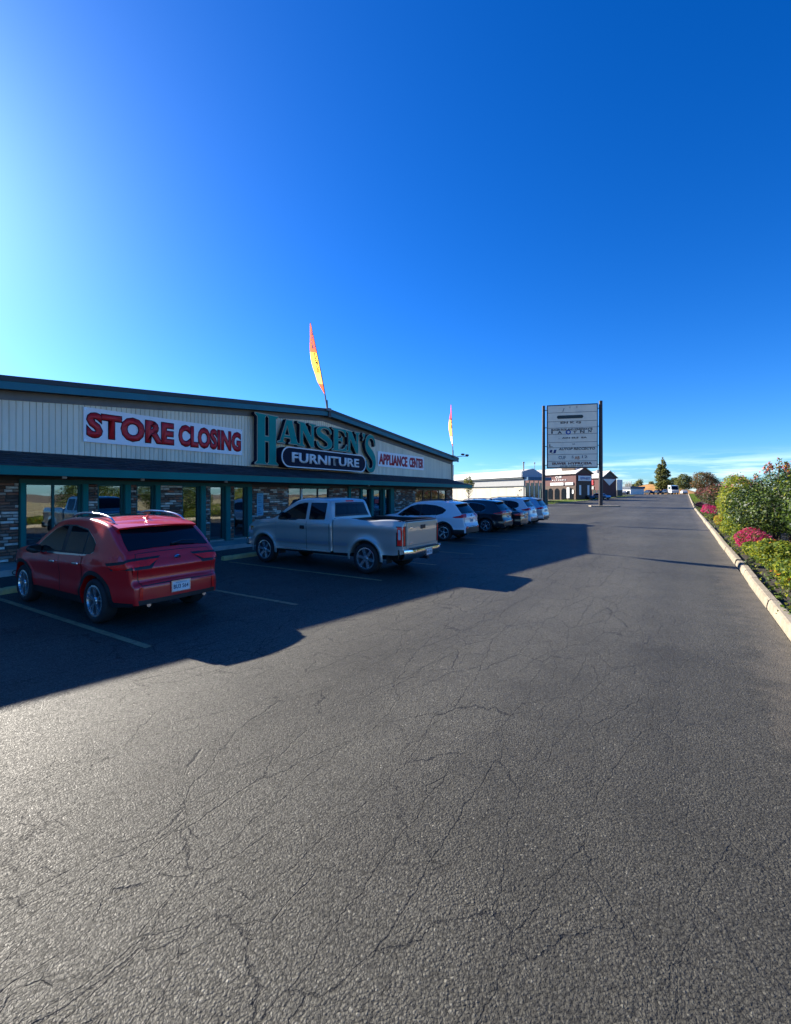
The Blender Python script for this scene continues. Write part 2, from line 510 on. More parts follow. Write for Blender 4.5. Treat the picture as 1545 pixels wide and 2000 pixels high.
BR = [pmat('brick_umber', (0.28, 0.13, 0.08), 0.85, var=0.3, scale=14, bump=0.6, bscale=45, rnd=0.3),
      pmat('brick_grey', (0.42, 0.33, 0.26), 0.85, var=0.3, scale=14, bump=0.6, bscale=45, rnd=0.25),
      pmat('brick_pale', (0.78, 0.69, 0.58), 0.85, var=0.25, scale=14, bump=0.6, bscale=45, rnd=0.2),
      pmat('brick_rust', (0.40, 0.16, 0.095), 0.85, var=0.3, scale=14, bump=0.6, bscale=45, rnd=0.25),
      pmat('brick_dark', (0.17, 0.11, 0.085), 0.85, var=0.3, scale=14, bump=0.6, bscale=45, rnd=0.3)]
M['shopglass'] = glassmat('shop_glass', (0.62, 0.66, 0.64), 0.16)
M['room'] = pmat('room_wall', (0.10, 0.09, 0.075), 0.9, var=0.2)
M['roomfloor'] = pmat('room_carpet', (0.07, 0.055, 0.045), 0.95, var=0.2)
M['white'] = pmat('white_paint', (0.78, 0.77, 0.74), 0.5, var=0.06)
M['banner'] = pmat('white_vinyl', (0.90, 0.88, 0.86), 0.45, var=0.04, scale=2)
M['red_print'] = pmat('red_print', (0.66, 0.022, 0.030), 0.5, var=0.06)
M['maroon_print'] = pmat('dark_red_print', (0.50, 0.015, 0.035), 0.5, var=0.06)
M['navy'] = pmat('navy_paint', (0.006, 0.011, 0.030), 0.6, var=0.1, spec=0.15)
M['tan_edge'] = pmat('tan_edge', (0.38, 0.36, 0.27), 0.5, var=0.1)
M['signteal'] = pmat('sign_teal', (0.004, 0.260, 0.220), 0.6, var=0.12, scale=1, spec=0.15)
M['black'] = pmat('black_plastic', (0.014, 0.014, 0.015), 0.45, var=0.15)
M['rubber'] = pmat('rubber', (0.018, 0.018, 0.018), 0.75, var=0.2, scale=8)
M['chrome'] = pmat('chrome', (0.75, 0.75, 0.76), 0.12, metal=1, var=0.04)
M['alloy'] = pmat('alloy', (0.78, 0.78, 0.78), 0.2, metal=.85, var=0.08)
M['darkalloy'] = pmat('dark_alloy', (0.05, 0.05, 0.055), 0.4, metal=0.7, var=0.1)
M['carglass'] = pmat('car_glass', (0.006, 0.008, 0.010), 0.03, spec=0.28, var=0.1)
M['redlens'] = pmat('red_lens', (0.95, 0.015, 0.012), 0.2, var=0.2, scale=9, coat=0.2)
M['clearlens'] = pmat('clear_lens', (0.62, 0.62, 0.64), 0.12, var=0.1, coat=0.6)
M['amber'] = pmat('amber_lens', (0.6, 0.2, 0.02), 0.15, var=0.1, coat=0.5)
M['post_steel'] = pmat('dark_steel', (0.022, 0.016, 0.016), 0.5, var=0.2)
M['wood'] = pmat('bark', (0.075, 0.055, 0.04), 0.9, var=0.3, scale=9, bump=0.8, bscale=30)
M['grass'] = leafmat('grass_blade', (0.11, 0.16, 0.022), 0.4, 0.6)

def carpaint(name, col, metal=0.0, rough=0.35, flake=0.0):
    m = pmat(name, col, rough, metal=metal, var=0.03, scale=0.7, coat=1.0)
    return m
M['p_red'] = carpaint('red_metallic_paint', (0.66, 0.008, 0.010), 0.05, 0.35)
M['p_pewter'] = carpaint('pewter_metallic_paint', (0.50, 0.50, 0.44), 0.5, 0.36)
M['p_white'] = carpaint('white_car_paint', (0.80, 0.80, 0.79), 0.0, 0.35)
M['p_black'] = carpaint('dark_blue_black_paint', (0.008, 0.010, 0.018), 0.3, 0.30)
M['p_silver'] = carpaint('silver_blue_paint', (0.46, 0.50, 0.54), 0.6, 0.33)
M['p_grey'] = carpaint('grey_car_paint', (0.20, 0.21, 0.22), 0.5, 0.35)

# ------------------------------------------------------------------ terrain, asphalt, kerb
def zt(y):
    """ground level: flat lot, then a gentle rise to a crest"""
    if y < 70: return 0.0
    s = min(y, 172.0) - 70
    return 0.022 * (math.sqrt(s*s + 225) - 15)

def sheet(name, x0, x1, ys, dz, mat, kind='structure', nx=2):
    b = MB()
    xs = [x0 + (x1-x0)*i/(nx-1) for i in range(nx)]
    b.grid([[(x, y, zt(y)+dz) for x in xs] for y in ys])
    o = b.build(name, mat)
    tag(o, kind=kind); return o

def frange(a, b, n): return [a + (b-a)*i/(n-1) for i in range(n)]

YS = [-40, 0, 40, 65] + frange(70, 175, 22) + [235]
o = MB(); o.grid([[(x, y, zt(y)-0.06) for x in (-1800, -300, -60, 0, 60, 300, 1800)] for y in [-900, -200, 0, 60] + frange(70, 175, 22) + [260, 500, 1000, 3000]])
tag(o.build('ground', M['earth']), kind='structure')
sheet('parking_lot', -75, 1.215, YS, 0.0, M['asphalt'])

# stall lines, worn yellow paint
def stall_line(y, x0, x1, w=0.10):
    b = MB(); n = 8
    b.grid([[(x0+(x1-x0)*i/n, y-w/2, 0.004), (x0+(x1-x0)*i/n, y+w/2, 0.004)] for i in range(n+1)], flip=True)
    tag(b.build('stall_line', M['line']), kind='structure')
for y in (0.6, 3.37, 6.12, 8.9, 11.7, 14.45, 17.2, 19.95, 22.7, 25.2, 27.3, 30.2, 33.0):
    stall_line(y, -11.2, -5.85)

# kerb of separate concrete stones along the planting bed
kerb = empty('kerb', (1.215, 10, 0)); kerb['kind'] = 'structure'
ks_mesh = {}
def kerb_stone(y0, y1, dx=0.0, dz=0.0, rz=0.0):
    L = round(y1-y0-0.035, 2)
    if L not in ks_mesh:
        b = MB()
        b.prism([(0, -0.1), (0.165, -0.1), (0.165, 0.150), (0.15, 0.165), (0.055, 0.165), (0.022, 0.145), (0.0, 0.04)], 0, L, 'y')
        ks_mesh[L] = b.mesh('kerb_stone', M['kerbstone'])
    o = link('kerb_stone', ks_mesh[L], kerb, (dx, y0-10, zt((y0+y1)/2)+dz), (0.022*(1 if y0 > 85 else 0), 0, rz))
    return o
yy = 4.0
for y0, y1, dx, dz, rz in [(4.0, 7.2, 0, 0, 0), (7.2, 10.4, 0.01, 0, 0), (10.4, 13.0, 0, 0, 0.003), (13.0, 14.15, 0.005, 0, -0.006), (14.15, 15.05, 0.012, .004, -.012),
                           (15.15, 16.35, 0.05, -.03, 0.03), (16.35, 20.0, 0.0, 0, 0), (20.0, 23.4, -0.01, 0, 0.002), (23.4, 26.0, 0.0, 0, 0), (26.0, 28.6, 0.015, 0.0, 0.004)]:
    kerb_stone(y0, y1, dx, dz, rz)
y = 28.6; rk = random.Random(5)
while y < 172:
    L = 3.0 if y < 90 else 6.0
    kerb_stone(y, y+L, rk.uniform(-.015, .015), rk.uniform(-.006, .004)); y += L

# planting bed: soil with uneven surface
b = MB(); rows = []
for i in range(70):
    y = 3 + i*2.45
    rows.append([(x, y, zt(y) + 0.05 + 0.07*random.random() + (0.06 if x > 2 else 0)) for x in (1.40, 1.9, 2.6, 3.6, 5.0, 8.0, 14.0)])
b.grid(rows, flip=True)
tag(b.build('planting_bed', M['soil'], smooth=True), kind='structure')

# parking stops
def parking_stop(x, y0, y1, label):
    b = MB()
    b.prism([(-0.08, 0), (0.08, 0), (0.07, 0.09), (0.045, 0.125), (-0.045, 0.125), (-0.07, 0.09)], -(y1-y0)/2, (y1-y0)/2, 'y')
    o = b.build('parking_stop', M['stop_yellow'], loc=(x, (y0+y1)/2, 0.001))
    tag(o, label, 'parking stop', 'yellow concrete parking stops')
    for s in (-0.32, 0.32):
        c = MB(); c.lathe([(0.0, 0.004), (0.022, 0.004), (0.022, -0.02)], 10, 'z', (0, s*(y1-y0), 0.125)); c.build('anchor_bolt', M['post_steel'], o)
parking_stop(-11.42, 3.22, 5.15, 'faded yellow concrete parking stop in front of the red car')
parking_stop(-11.62, 8.98, 10.9, 'faded yellow concrete parking stop at the pickup\'s front wheels')

# ------------------------------------------------------------------ the store
WX = -15.36      # front wall plane
Y0, Y1, YR = 2.1, 33.6, 17.9
store = empty('furniture_store', (WX, YR, 0), label='long low furniture store with cream ribbed gable, green awning and stone front', cat='store building')
def sx(o):       # children are built in world coordinates
    o.parent = store; o.matrix_parent_inverse = Matrix.Translation((-WX, -YR, 0)); return o
def roofz(y): return 6.20 - 0.0886*abs(y-YR)

# sidewalk
sw = MB(); sw.box(-15.40, -13.77, 0, 34.6, -0.1, 0.15)
tag(sw.build('sidewalk', M['concrete']), kind='structure')
for i, y in enumerate(frange(1.5, 33.5, 13)):
    pass
jb = MB()
for y in frange(0.9, 33.9, 12): jb.box(-15.36, -13.766, y, y+0.012, 0.10, 0.1515)
jb2 = jb.build('sidewalk_joint', M['mortar']); tag(jb2, kind='structure')

# body of the building behind the front
b = MB()
b.prism([(Y0, 2.9), (Y1, 2.9), (Y1, roofz(Y1)-.12), (YR, roofz(YR)-.12), (Y0, roofz(Y0)-.12)], -45, WX-0.03, 'x')
sx(b.build('upper_wall', M['groove']))
b = MB()
for y0, y1 in ((Y0, Y0+.15), (Y1-.15, Y1)): b.box(-45, WX-0.2, y0, y1, 0, 2.9)
b.box(-45, -44.8, Y0, Y1, 0, 2.9)
sx(b.build('side_wall', M['siding']))
b = MB()
b.prism([(Y0-.18, roofz(Y0-.18)-.02), (YR, roofz(YR)-.02), (Y1+.18, roofz(Y1+.18)-.02), (Y1+.18, roofz(Y1+.18)+.05), (YR, roofz(YR)+.05), (Y0-.18, roofz(Y0-.18)+.05)], -45.3, WX+0.42, 'x')
sx(b.build('roof', M['roofing']))
# eave: drip edge, teal fascia, soffit, frieze
def gable_strip(name, mat, za, zb, xa, xb, ya=Y0-.2, yb=Y1+.2):
    for p, q in ((ya, YR), (YR, yb)):
        b = MB()
        b.prism([(p, roofz(p)+za), (q, roofz(q)+za), (q, roofz(q)+zb), (p, roofz(p)+zb)], xa, xb, 'x')
        sx(b.build(name, mat))
gable_strip('drip_edge', M['drip'], -0.06, 0.085, WX+.42, WX+.47)
gable_strip('fascia_board', M['fascia_teal'], -0.27, -0.062, WX+.40, WX+.45)
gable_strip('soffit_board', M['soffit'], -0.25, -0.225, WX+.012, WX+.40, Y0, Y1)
gable_strip('frieze_board', M['frieze'], -0.50, -0.252, WX-.028, WX+.035, Y0, Y1)
bb = MB(); bb.box(WX+.38, WX+.50, YR-.10, YR+.10, roofz(YR)-.34, roofz(YR)+.11); sx(bb.build('ridge_cap', M['drip']))
bb = MB(); bb.box(WX+.02, WX+.10, Y1-.16, Y1+.02, 2.9, roofz(Y1)-.5); sx(bb.build('corner_trim', M['siding']))

# cream siding: one panel per rib, with a raised lap at its edge
w = 0.157; y = Y0 + 0.02; k = 0
while y + w <= Y1 - 0.16:
    b = MB(); ya, yb = y, y + w - 0.010
    za, zb = roofz(ya)-.49, roofz(yb)-.49
    x0 = WX-0.025
    def strip(p, q, th):
        zp = za + (zb-za)*(p-ya)/(yb-ya); zq = za + (zb-za)*(q-ya)/(yb-ya)
        b.prism([(p, 2.98), (q, 2.98), (q, zq), (p, zp)], x0, x0+th, 'x')
    strip(ya, ya+0.018, 0.042); strip(ya+0.018, yb, 0.026 + 0.003*random.random())
    sx(b.build('siding_panel', M['siding'])); y += w; k += 1

# awning: sloped shingle roof with teal fascia, hip at the far end
AX, AY1 = -13.90, 34.05
zf, zw = 2.70, 3.16
b = MB()
b.add([(AX, Y0-1, zf), (AX, AY1, zf), (WX+.03, AY1-1.1, zw), (WX+.03, Y0-1, zw), (WX+.03, AY1, zf),
       (AX, Y0-1, zf-.04), (AX, AY1, zf-.04), (WX+.03, AY1, zf-.04), (WX+.03, Y0-1, zf-.04)],
      [(0, 1, 2, 3), (1, 4, 2), (0, 5, 6, 1), (1, 6, 7, 4), (5, 8, 7, 6)])
sx(b.build('awning_roof', M['drip']))
# shingle courses: tabs near the camera that can be told apart
shr = random.Random(3)
courses = 7
sl = math.hypot(WX+.03-AX, zw-zf)
ang = math.atan2(zw-zf, (AX-WX-.03))
shm = {}
joined = MB()
for c in range(courses):
    for i in range(int((AY1-Y0-0.2)/0.5)):
        y0 = Y0 + 0.1 + i*0.5 + (0.25 if c % 2 else 0)
        t0 = c/courses
        if y0 + .49 > AY1 - 1.15*t0 - .25: continue
        near = i < 42
        xa = AX + (WX+.03-AX)*t0; za = zf + (zw-zf)*t0
        L = sl/courses + 0.03
        th = 0.012 + 0.004*shr.random()
        ca, sa = math.cos(ang), math.sin(ang)
        def P(u, v, h): return (xa - u*ca + h*sa, y0+v, za + u*sa + h*ca + .004)
        vs = [P(-.01, 0, .008), P(-.01, .488, .008), P(L-.01, .488, .003), P(L-.01, 0, .003),
              P(-.01, 0, .008+th), P(-.01, .488, .008+th), P(L-.01, .488, .006), P(L-.01, 0, .006)]
        fs = [(4, 5, 6, 7), (0, 1, 5, 4), (1, 2, 6, 5), (3, 0, 4, 7)]
        if near:
            q = MB(); q.add(vs, fs); sx(q.build('shingle', M['shingle']))
        else: joined.add(vs, fs)
so = sx(joined.build('shingles', M['shingle'])); so['kind'] = 'stuff'
b = MB(); b.box(AX-.02, AX+.025, Y0-1, AY1+.02, 2.48, 2.705)
b.box(WX+.03, AX-.021, AY1-.02, AY1+.02, 2.48, 2.705)
sx(b.build('awning_fascia', M['teal']))
b = MB(); b.box(AX-.03, AX+.04, Y0-1, AY1+.035, 2.706, 2.722); sx(b.build('awning_drip_edge', M['drip']))
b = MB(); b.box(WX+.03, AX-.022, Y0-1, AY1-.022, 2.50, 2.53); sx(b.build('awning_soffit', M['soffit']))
for y, xx in ((5.85, -14.3), (8.15, -14.5), (11.2, -14.3), (20.5, -14.3)):
    q = MB(); q.lathe([(0.0, 2.43), (0.055, 2.43), (0.06, 2.47), (0.05, 2.499)], 14, 'z', (xx, y, 0)); sx(q.build('soffit_light', M['white']))

# openings: list of (y0, y1, kind)
BAYS = [(2.1, 5.16, 'brick'), (5.16, 5.30, 'post'), (5.30, 6.72, 'window2'), (6.72, 6.90, 'post'), (6.90, 7.20, 'pilaster'), (7.20, 7.98, 'window'),
        (7.98, 8.19, 'post'), (8.19, 8.42, 'pilaster'), (8.42, 9.02, 'window'), (9.02, 9.22, 'post'), (9.22, 10.10, 'brick'), (10.10, 10.80, 'window'), (10.80, 11.03, 'post'),
        (11.03, 11.27, 'pilaster'), (11.27, 11.93, 'window'), (11.93, 12.17, 'post'), (12.17, 12.41, 'pilaster'), (12.41, 13.03, 'window'), (13.03, 13.28, 'post'),
        (13.28, 15.50, 'brick'), (15.50, 18.40, 'window7'), (18.40, 19.95, 'brick'), (19.95, 20.18, 'post'), (20.18, 21.06, 'brick'), (21.06, 21.28, 'post'),
        (21.28, 22.10, 'window'), (22.10, 22.38, 'post'), (22.38, 23.40, 'door'), (23.40, 23.62, 'post'), (23.62, 24.22, 'window'), (24.22, 24.68, 'post'), (24.68, 27.55, 'brick'),
        (27.55, 32.45, 'window8'), (32.45, 33.6, 'brick')]
WT, WB = 2.31, 0.20          # window head and foot
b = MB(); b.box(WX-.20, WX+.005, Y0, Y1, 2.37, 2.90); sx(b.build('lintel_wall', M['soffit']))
for ya, yb in ((5.16, 13.28), (15.5, 18.4), (20.0, 24.68), (27.55, 32.45)):
    b = MB(); b.box(WX-.06, WX+.06, ya, yb, WT, 2.42); sx(b.build('window_header', M['teal_dark']))

brick_mesh = {}
def bmesh_for(ci, L, h=0.072):
    k_ = (ci, L)
    if k_ not in brick_mesh:
        rr = random.Random(ci*31+int(L*100)); q = MB(); j = lambda s: rr.uniform(-s, s)
        d = 0.055
        # a split-faced stone: a rough front with a raised, uneven centre
        vs = [(0, 0, 0), (0, L, 0), (0, L, h), (0, 0, h),
              (d*.62+j(.008), .012+j(.006), .008), (d*.62+j(.008), L-.012+j(.006), .007), (d*.62+j(.008), L-.012+j(.006), h-.008), (d*.62+j(.008), .012+j(.006), h-.008),
              (d+j(.010), L*.3+j(.03), h*.3), (d+j(.010), L*.7+j(.03), h*.32), (d+j(.010), L*.68+j(.03), h*.7), (d+j(.010), L*.3+j(.03), h*.7)]
        fs = []
        for a, c in ((0, 4), (4, 8)):
            for i in range(4):
                i2 = (i+1) % 4; fs.append((a+i, a+i2, c+i2, c+i))
        fs.append((8, 9, 10, 11))
        q.add(vs, fs); brick_mesh[k_] = q.mesh('brick', BR[ci])
    return brick_mesh[k_]
brick_slots = []      # (distance, y, z, ci, L, parent)
rb = random.Random(11)
for (y0, y1, kd) in BAYS:
    if kd not in ('brick', 'pilaster'): continue
    b = MB(); b.box(WX-.15, WX-.002, y0, y1, .14, 2.37)
    wall = sx(b.build('stone_pier' if kd == 'brick' else 'stone_pilaster', M['mortar']))
    z = 0.165; row = 0
    while z + 0.075 < 2.36:
        y = y0 + 0.004
        first = True
        while y < y1 - 0.06:
            L = rb.choice((0.19, 0.24, 0.30, 0.38))
            if first and row % 2: L = rb.choice((0.12, 0.19))
            if y + L > y1 - 0.05: L = y1 - y - 0.004
            L = round(L, 2)
            if L < .05: break
            ci = rb.choices((0, 1, 2, 3, 4), (26, 24, 13, 17, 20))[0]
            vis = not (y < 4.35) 
            d = math.hypot(WX, y)
            brick_slots.append((d if vis else d+100, y, z, ci, min(L, round(y1-y-.002, 2)), wall))
            y += L + 0.012; first = False
        z += 0.086; row += 1
brick_slots.sort(key=lambda t: t[0])
per = {}
rest = {}
for (d, y, z, ci, L, wall) in brick_slots:
    if per.get('n', 0) < 300:
        o = link('brick', bmesh_for(ci, L), wall, (WX-.004, y, z))
        o.matrix_parent_inverse = Matrix.Identity(4)
        per['n'] = per.get('n', 0) + 1
    else:
        rest.setdefault(wall, []).append((y, z, ci, L))
for wall, lst in rest.items():
    q = MB()
    for (y, z, ci, L) in lst:
        me = bmesh_for(ci, L)
        off = rb.uniform(-.01, .012)
        q.add([(v.co.x*1.0 + WX-.004+off, v.co.y+y, v.co.z+z) for v in me.vertices], [tuple(p.vertices) for p in me.polygons], ci)
    o = q.build('stones', BR, wall); o['kind'] = 'stuff'

def flat_frame(y0, y1, z0, z1, x, w, d, q):
    q.box(x-d, x+d, y0, y0+w, z0, z1); q.box(x-d, x+d, y1-w, y1, z0, z1)
    q.box(x-d, x+d, y0+w, y1-w, z1-w, z1); q.box(x-d, x+d, y0+w, y1-w, z0, z0+w)
for (y0, y1, kd) in BAYS:
    if kd == 'post':
        q = MB(); q.box(WX-.10, WX+.10, y0, y1, .15, WT-.002); sx(q.build('window_post', M['teal_dark'] if y0 < 10.7 else M['teal_dark']))
        if y1-y0 > .1:
            q = MB(); q.box(WX+.101, WX+.118, y0+.02, y1-.02, .15, WT-.01); sx(q.build('post_cover', M['teal']))
    elif kd.startswith('window'):
        q = MB()
        low = 0.42 if kd == 'window8' else WB
        flat_frame(y0, y1, low, WT-.002, WX-.06, .05, .04, q)
        mull = {'window2': [6.0], 'window7': [], 'window8': [28.75, 30.0, 31.2]}.get(kd, [])
        for mm in mull: q.box(WX-.10, WX-.02, mm-.03, mm+.03, low+.05, WT-.052)
        fr = sx(q.build('window', M['black'] if y0 > 15 else M['teal_dark']))
        q = MB(); q.box(WX-.063, WX-.057, y0+.05, y1-.05, low+.05, WT-.052)
        pn = q.build('pane', M['shopglass'], fr)
        q = MB(); q.box(WX-.16, WX+.03, y0, y1, .14, low-.002); sx(q.build('window_sill', M['concrete'] if low < .3 else M['mortar']))
        if kd == 'window7':
            q = MB(); q.box(WX-.055, WX+.0, 16.37, 16.45, low+.05, WT-.052); mo = q.build('mullion', M['white'], fr)
            q = MB(); q.box(WX-.052, WX-.02, 17.55, 17.61, low+.05, WT-.052); mo = q.build('mullion', M['black'], fr)
    elif kd == 'door':
        q = MB(); flat_frame(y0, y1, .16, WT-.002, WX-.06, .09, .035, q); q.box(WX-.09, WX-.03, y0+.09, y1-.09, 1.02, 1.10)
        fr = sx(q.build('door', M['teal_dark']))
        q = MB(); q.box(WX-.063, WX-.057, y0+.09, y1-.09, .25, WT-.092); pn = q.build('pane', M['shopglass'], fr)
        q = MB(); q.tube([(WX+.02, y0+.16, .9), (WX+.06, y0+.16, .95), (WX+.06, y0+.16, 1.3), (WX+.02, y0+.16, 1.35)], .014, 8); hd = q.build('handle', M['chrome'], fr)
        q = MB(); q.box(WX-.05, WX-.045, y0+.3, y1-.3, 1.45, 1.68)
        sg = q.build('open_sign', M['maroon_print'], fr)

# show-room behind the glass
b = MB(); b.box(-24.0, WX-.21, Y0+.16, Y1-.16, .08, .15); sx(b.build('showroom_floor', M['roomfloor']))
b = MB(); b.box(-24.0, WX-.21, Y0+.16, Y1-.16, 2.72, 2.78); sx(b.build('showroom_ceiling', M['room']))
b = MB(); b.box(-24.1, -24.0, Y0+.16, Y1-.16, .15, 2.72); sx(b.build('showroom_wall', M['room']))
glow = emit('warm_lamp', (1.0, 0.75, 0.45), 9.0)
for i, y in enumerate((28.2, 29.4, 30.6, 31.8)):
    q = MB(); q.lathe([(0.0, 0), (0.10, 0), (0.12, .06), (0.05, .12), (0.012, .13), (0.012, .55)], 14, 'z', (-16.9, y, 2.16)); sx(q.build('pendant_lamp', glow))

fab = [pmat('sofa_fabric', (0.16, 0.12, 0.09), 0.9, var=.2), pmat('grey_fabric', (0.13, 0.14, 0.15), 0.9, var=.2)]
def sofa(x, y, rz, label, m):
    t = empty('sofa', (x, y, .15), rz, label, 'sofa', 'sofas in the showroom')
    q = MB(); q.cbox(-1, 1, -.45, .45, .12, .40, .05); q.build('seat', m, t, smooth=False)
    q = MB(); q.cbox(-1, 1, .30, .52, .40, .86, .07); q.build('backrest', m, t)
    for s in (-1, 1):
        q = MB(); q.cbox(min(s, s*1.2), max(s, s*1.2), -.45, .52, .10, .62, .06); q.build('armrest', m, t)
    for k_ in (-.5, .5):
        q = MB(); q.cbox(k_-.48, k_+.48, -.42, .28, .401, .52, .05); q.build('cushion', m, t)
sofa(-17.6, 17.0, R(90), 'dark sofa in the showroom behind the window with the white mullion', fab[1])
sofa(-17.9, 8.3, R(90), 'brown sofa standing inside the store behind the red car', fab[0])
wd = pmat('showroom_wood', (0.20, 0.12, 0.07), 0.45, var=.25, scale=5, stretch=(1, 6, 1))
def rack(x, y, rz, label):
    t = empty('display_shelf', (x, y, .15), rz, label, 'display shelf')
    for s in (-.6, .58):
        q = MB(); q.box(s, s+.03, -.2, .2, 0, 1.5); q.build('side_panel', M['white'], t)
    for z in (.1, .5, .9, 1.3):
        q = MB(); q.box(-.57, .58, -.2, .2, z, z+.03); q.build('shelf', M['white'], t)
rack(-16.4, 5.75, R(90), 'white open display shelf behind the leftmost shop window')
def cab(x, y, w, h, label):
    t = empty('cabinet', (x, y, .15), R(90), label, 'cabinet')
    q = MB(); q.cbox(-w/2, w/2, -.25, .25, .06, h, .015); q.build('carcass', wd, t)
    for s in (-1, 1):
        q = MB(); q.box(min(0.01*s, s*(w/2-.03)), max(.01*s, s*(w/2-.03)), -.27, -.251, .12, h-.06); d = q.build('door', wd, t)
        q = MB(); q.box(.05*s-.01, .05*s+.01, -.29, -.271, h*.45, h*.6); q.build('handle', M['chrome'], d)
cab(-17.0, 6.6, .8, 1.55, 'tall wooden cabinet beside the white display shelf')
cab(-16.9, 11.4, 1.0, .9, 'low wooden cabinet behind the second pair of narrow windows')
cab(-17.2, 29.6, 2.2, .85, 'wide wooden sideboard below the pendant lamps')

# posters on the stone pier
b = MB(); b.box(WX+.062, WX+.068, 13.56, 13.92, 1.08, 2.04)
po = b.build('wall_poster', pmat('pale_blue_paper', (0.20, 0.42, 0.52), 0.7, var=.1, scale=9)); tag(po, 'tall pale blue paper notice stuck on the stone pier', 'poster')
lb = MB()
for i in range(9):
    if i == 4: continue
    lb.box(WX+.0685, WX+.0695, 13.62, 13.62+.1+.16*random.random(), 1.15+i*.095, 1.19+i*.095)
lb.build('print', pmat('notice_ink', (0.09, 0.22, 0.30), 0.7), po)
# drain outlet in the sidewalk face
b = MB(); b.lathe([(0.0, -.01), (.035, -.01), (.045, .012), (.06, .012), (.06, 0)], 16, 'x', (-13.769, 4.55, .075)); tag(b.build('drain_outlet', M['post_steel']), 'small round drain outlet in the sidewalk edge by the red car', 'drain')

# shop added out of view to shade the lot and darken window reflections
nb = empty('neighbour_shop', (WX, -12, 0), 0, 'plain cream shop adjoining the near end of the furniture store', 'store building')
q = MB(); q.box(-24, 0, -14, 13.9, 0, 4.9); q.build('wall', M['siding'], nb)
q = MB(); q.box(-24.2, .35, -14.2, 13.9, 4.9, 5.02); q.build('roof', M['roofing'], nb)
q = MB(); q.box(.351, .40, -14.2, 13.9, 4.72, 5.04); q.build('fascia_board', M['fascia_teal'], nb)
for k in range(6):
    q = MB(); q.box(.0, .05, -12.6+k*4.3, -9.6+k*4.3, .5, 2.4); f = q.build('window', M['teal_dark'], nb)
    q = MB(); q.box(.051, .056, -12.5+k*4.3, -9.7+k*4.3, .6, 2.3); q.build('pane', M['carglass'], f)
# ------------------------------------------------------------------ signs on the facade
PL = Matrix(((0, 0, 1, 0), (1, 0, 0, 0), (0, 1, 0, 0), (0, 0, 0, 1)))   # local xy -> wall yz, facing +x
def on_wall(o, x, y, z, parent=None):
    o.matrix_world = Matrix.Translation((x, y, z)) @ PL
    if parent:
        mw = o.matrix_world.copy(); o.parent = parent; o.matrix_parent_inverse = Matrix.Identity(4)
        o.matrix_basis = Matrix.Translation((x, y, z)) @ PL
        o.matrix_basis = Matrix.Translation((x-parent.location.x, y-parent.location.y, z-parent.location.z)) @ PL
    return o
def banner(y0, y1, z0, z1, txt, label, col, outline, th=0.02):
    t = empty('banner', (WX+.06, (y0+y1)/2, z0), 0, label, 'banner', 'banners on the gable wall')
    q = MB(); rows = []; n = 24
    for i in range(n+1):
        yy_ = y0 + (y1-y0)*i/n
        s = 0.006*math.sin(i*1.7) + .004*math.sin(i*.63)
        rows.append([(s-.0, yy_-(y0+y1)/2, 0), (s, yy_-(y0+y1)/2, z1-z0)])
    q.grid(rows)
    rows2 = [[(p[0]-.008, p[1], p[2]) for p in r_] for r_ in rows]; q.grid(rows2, flip=True)
    q.build('cloth', M['banner'], t)
    W_, H_ = y1-y0, z1-z0
    for (tx, a, c) in txt:
        if outline:
            me = setmat(text_mesh(tx, W_*(c-a)+.05, H_*.72+.05, .003, .070), M['navy'])
            on_wall(link('letter_outline', me), WX+.073, y0+W_*a-.025, z0+H_*.14-.025, t)
        me = setmat(text_mesh(tx, W_*(c-a), H_*.72, .004, .042), col)
        on_wall(link('lettering', me), WX+.078, y0+W_*a, z0+H_*.14, t)
    for (yy_, zz) in ((y0+.05, z0+.05), (y1-.05, z0+.05), (y0+.05, z1-.05), (y1-.05, z1-.05)):
        g = MB(); g.lathe([(.012, 0), (.022, 0), (.022, .003), (.012, .003)], 10, 'x', (.008, yy_-(y0+y1)/2, zz-z0), closed=True); g.build('eyelet', M['alloy'], t)
banner(6.77, 12.78, 3.60, 4.66, [('STORE', .015, .49), ('CLOSING', .525, .985)], 'wide white banner reading STORE CLOSING in red letters', M['red_print'], True)
banner(22.85, 28.7, 3.66, 4.58, [('APPLIANCE', .02, .60), ('CENTER', .645, .98)], 'white banner reading APPLIANCE CENTER in dark red letters', M['maroon_print'], False)

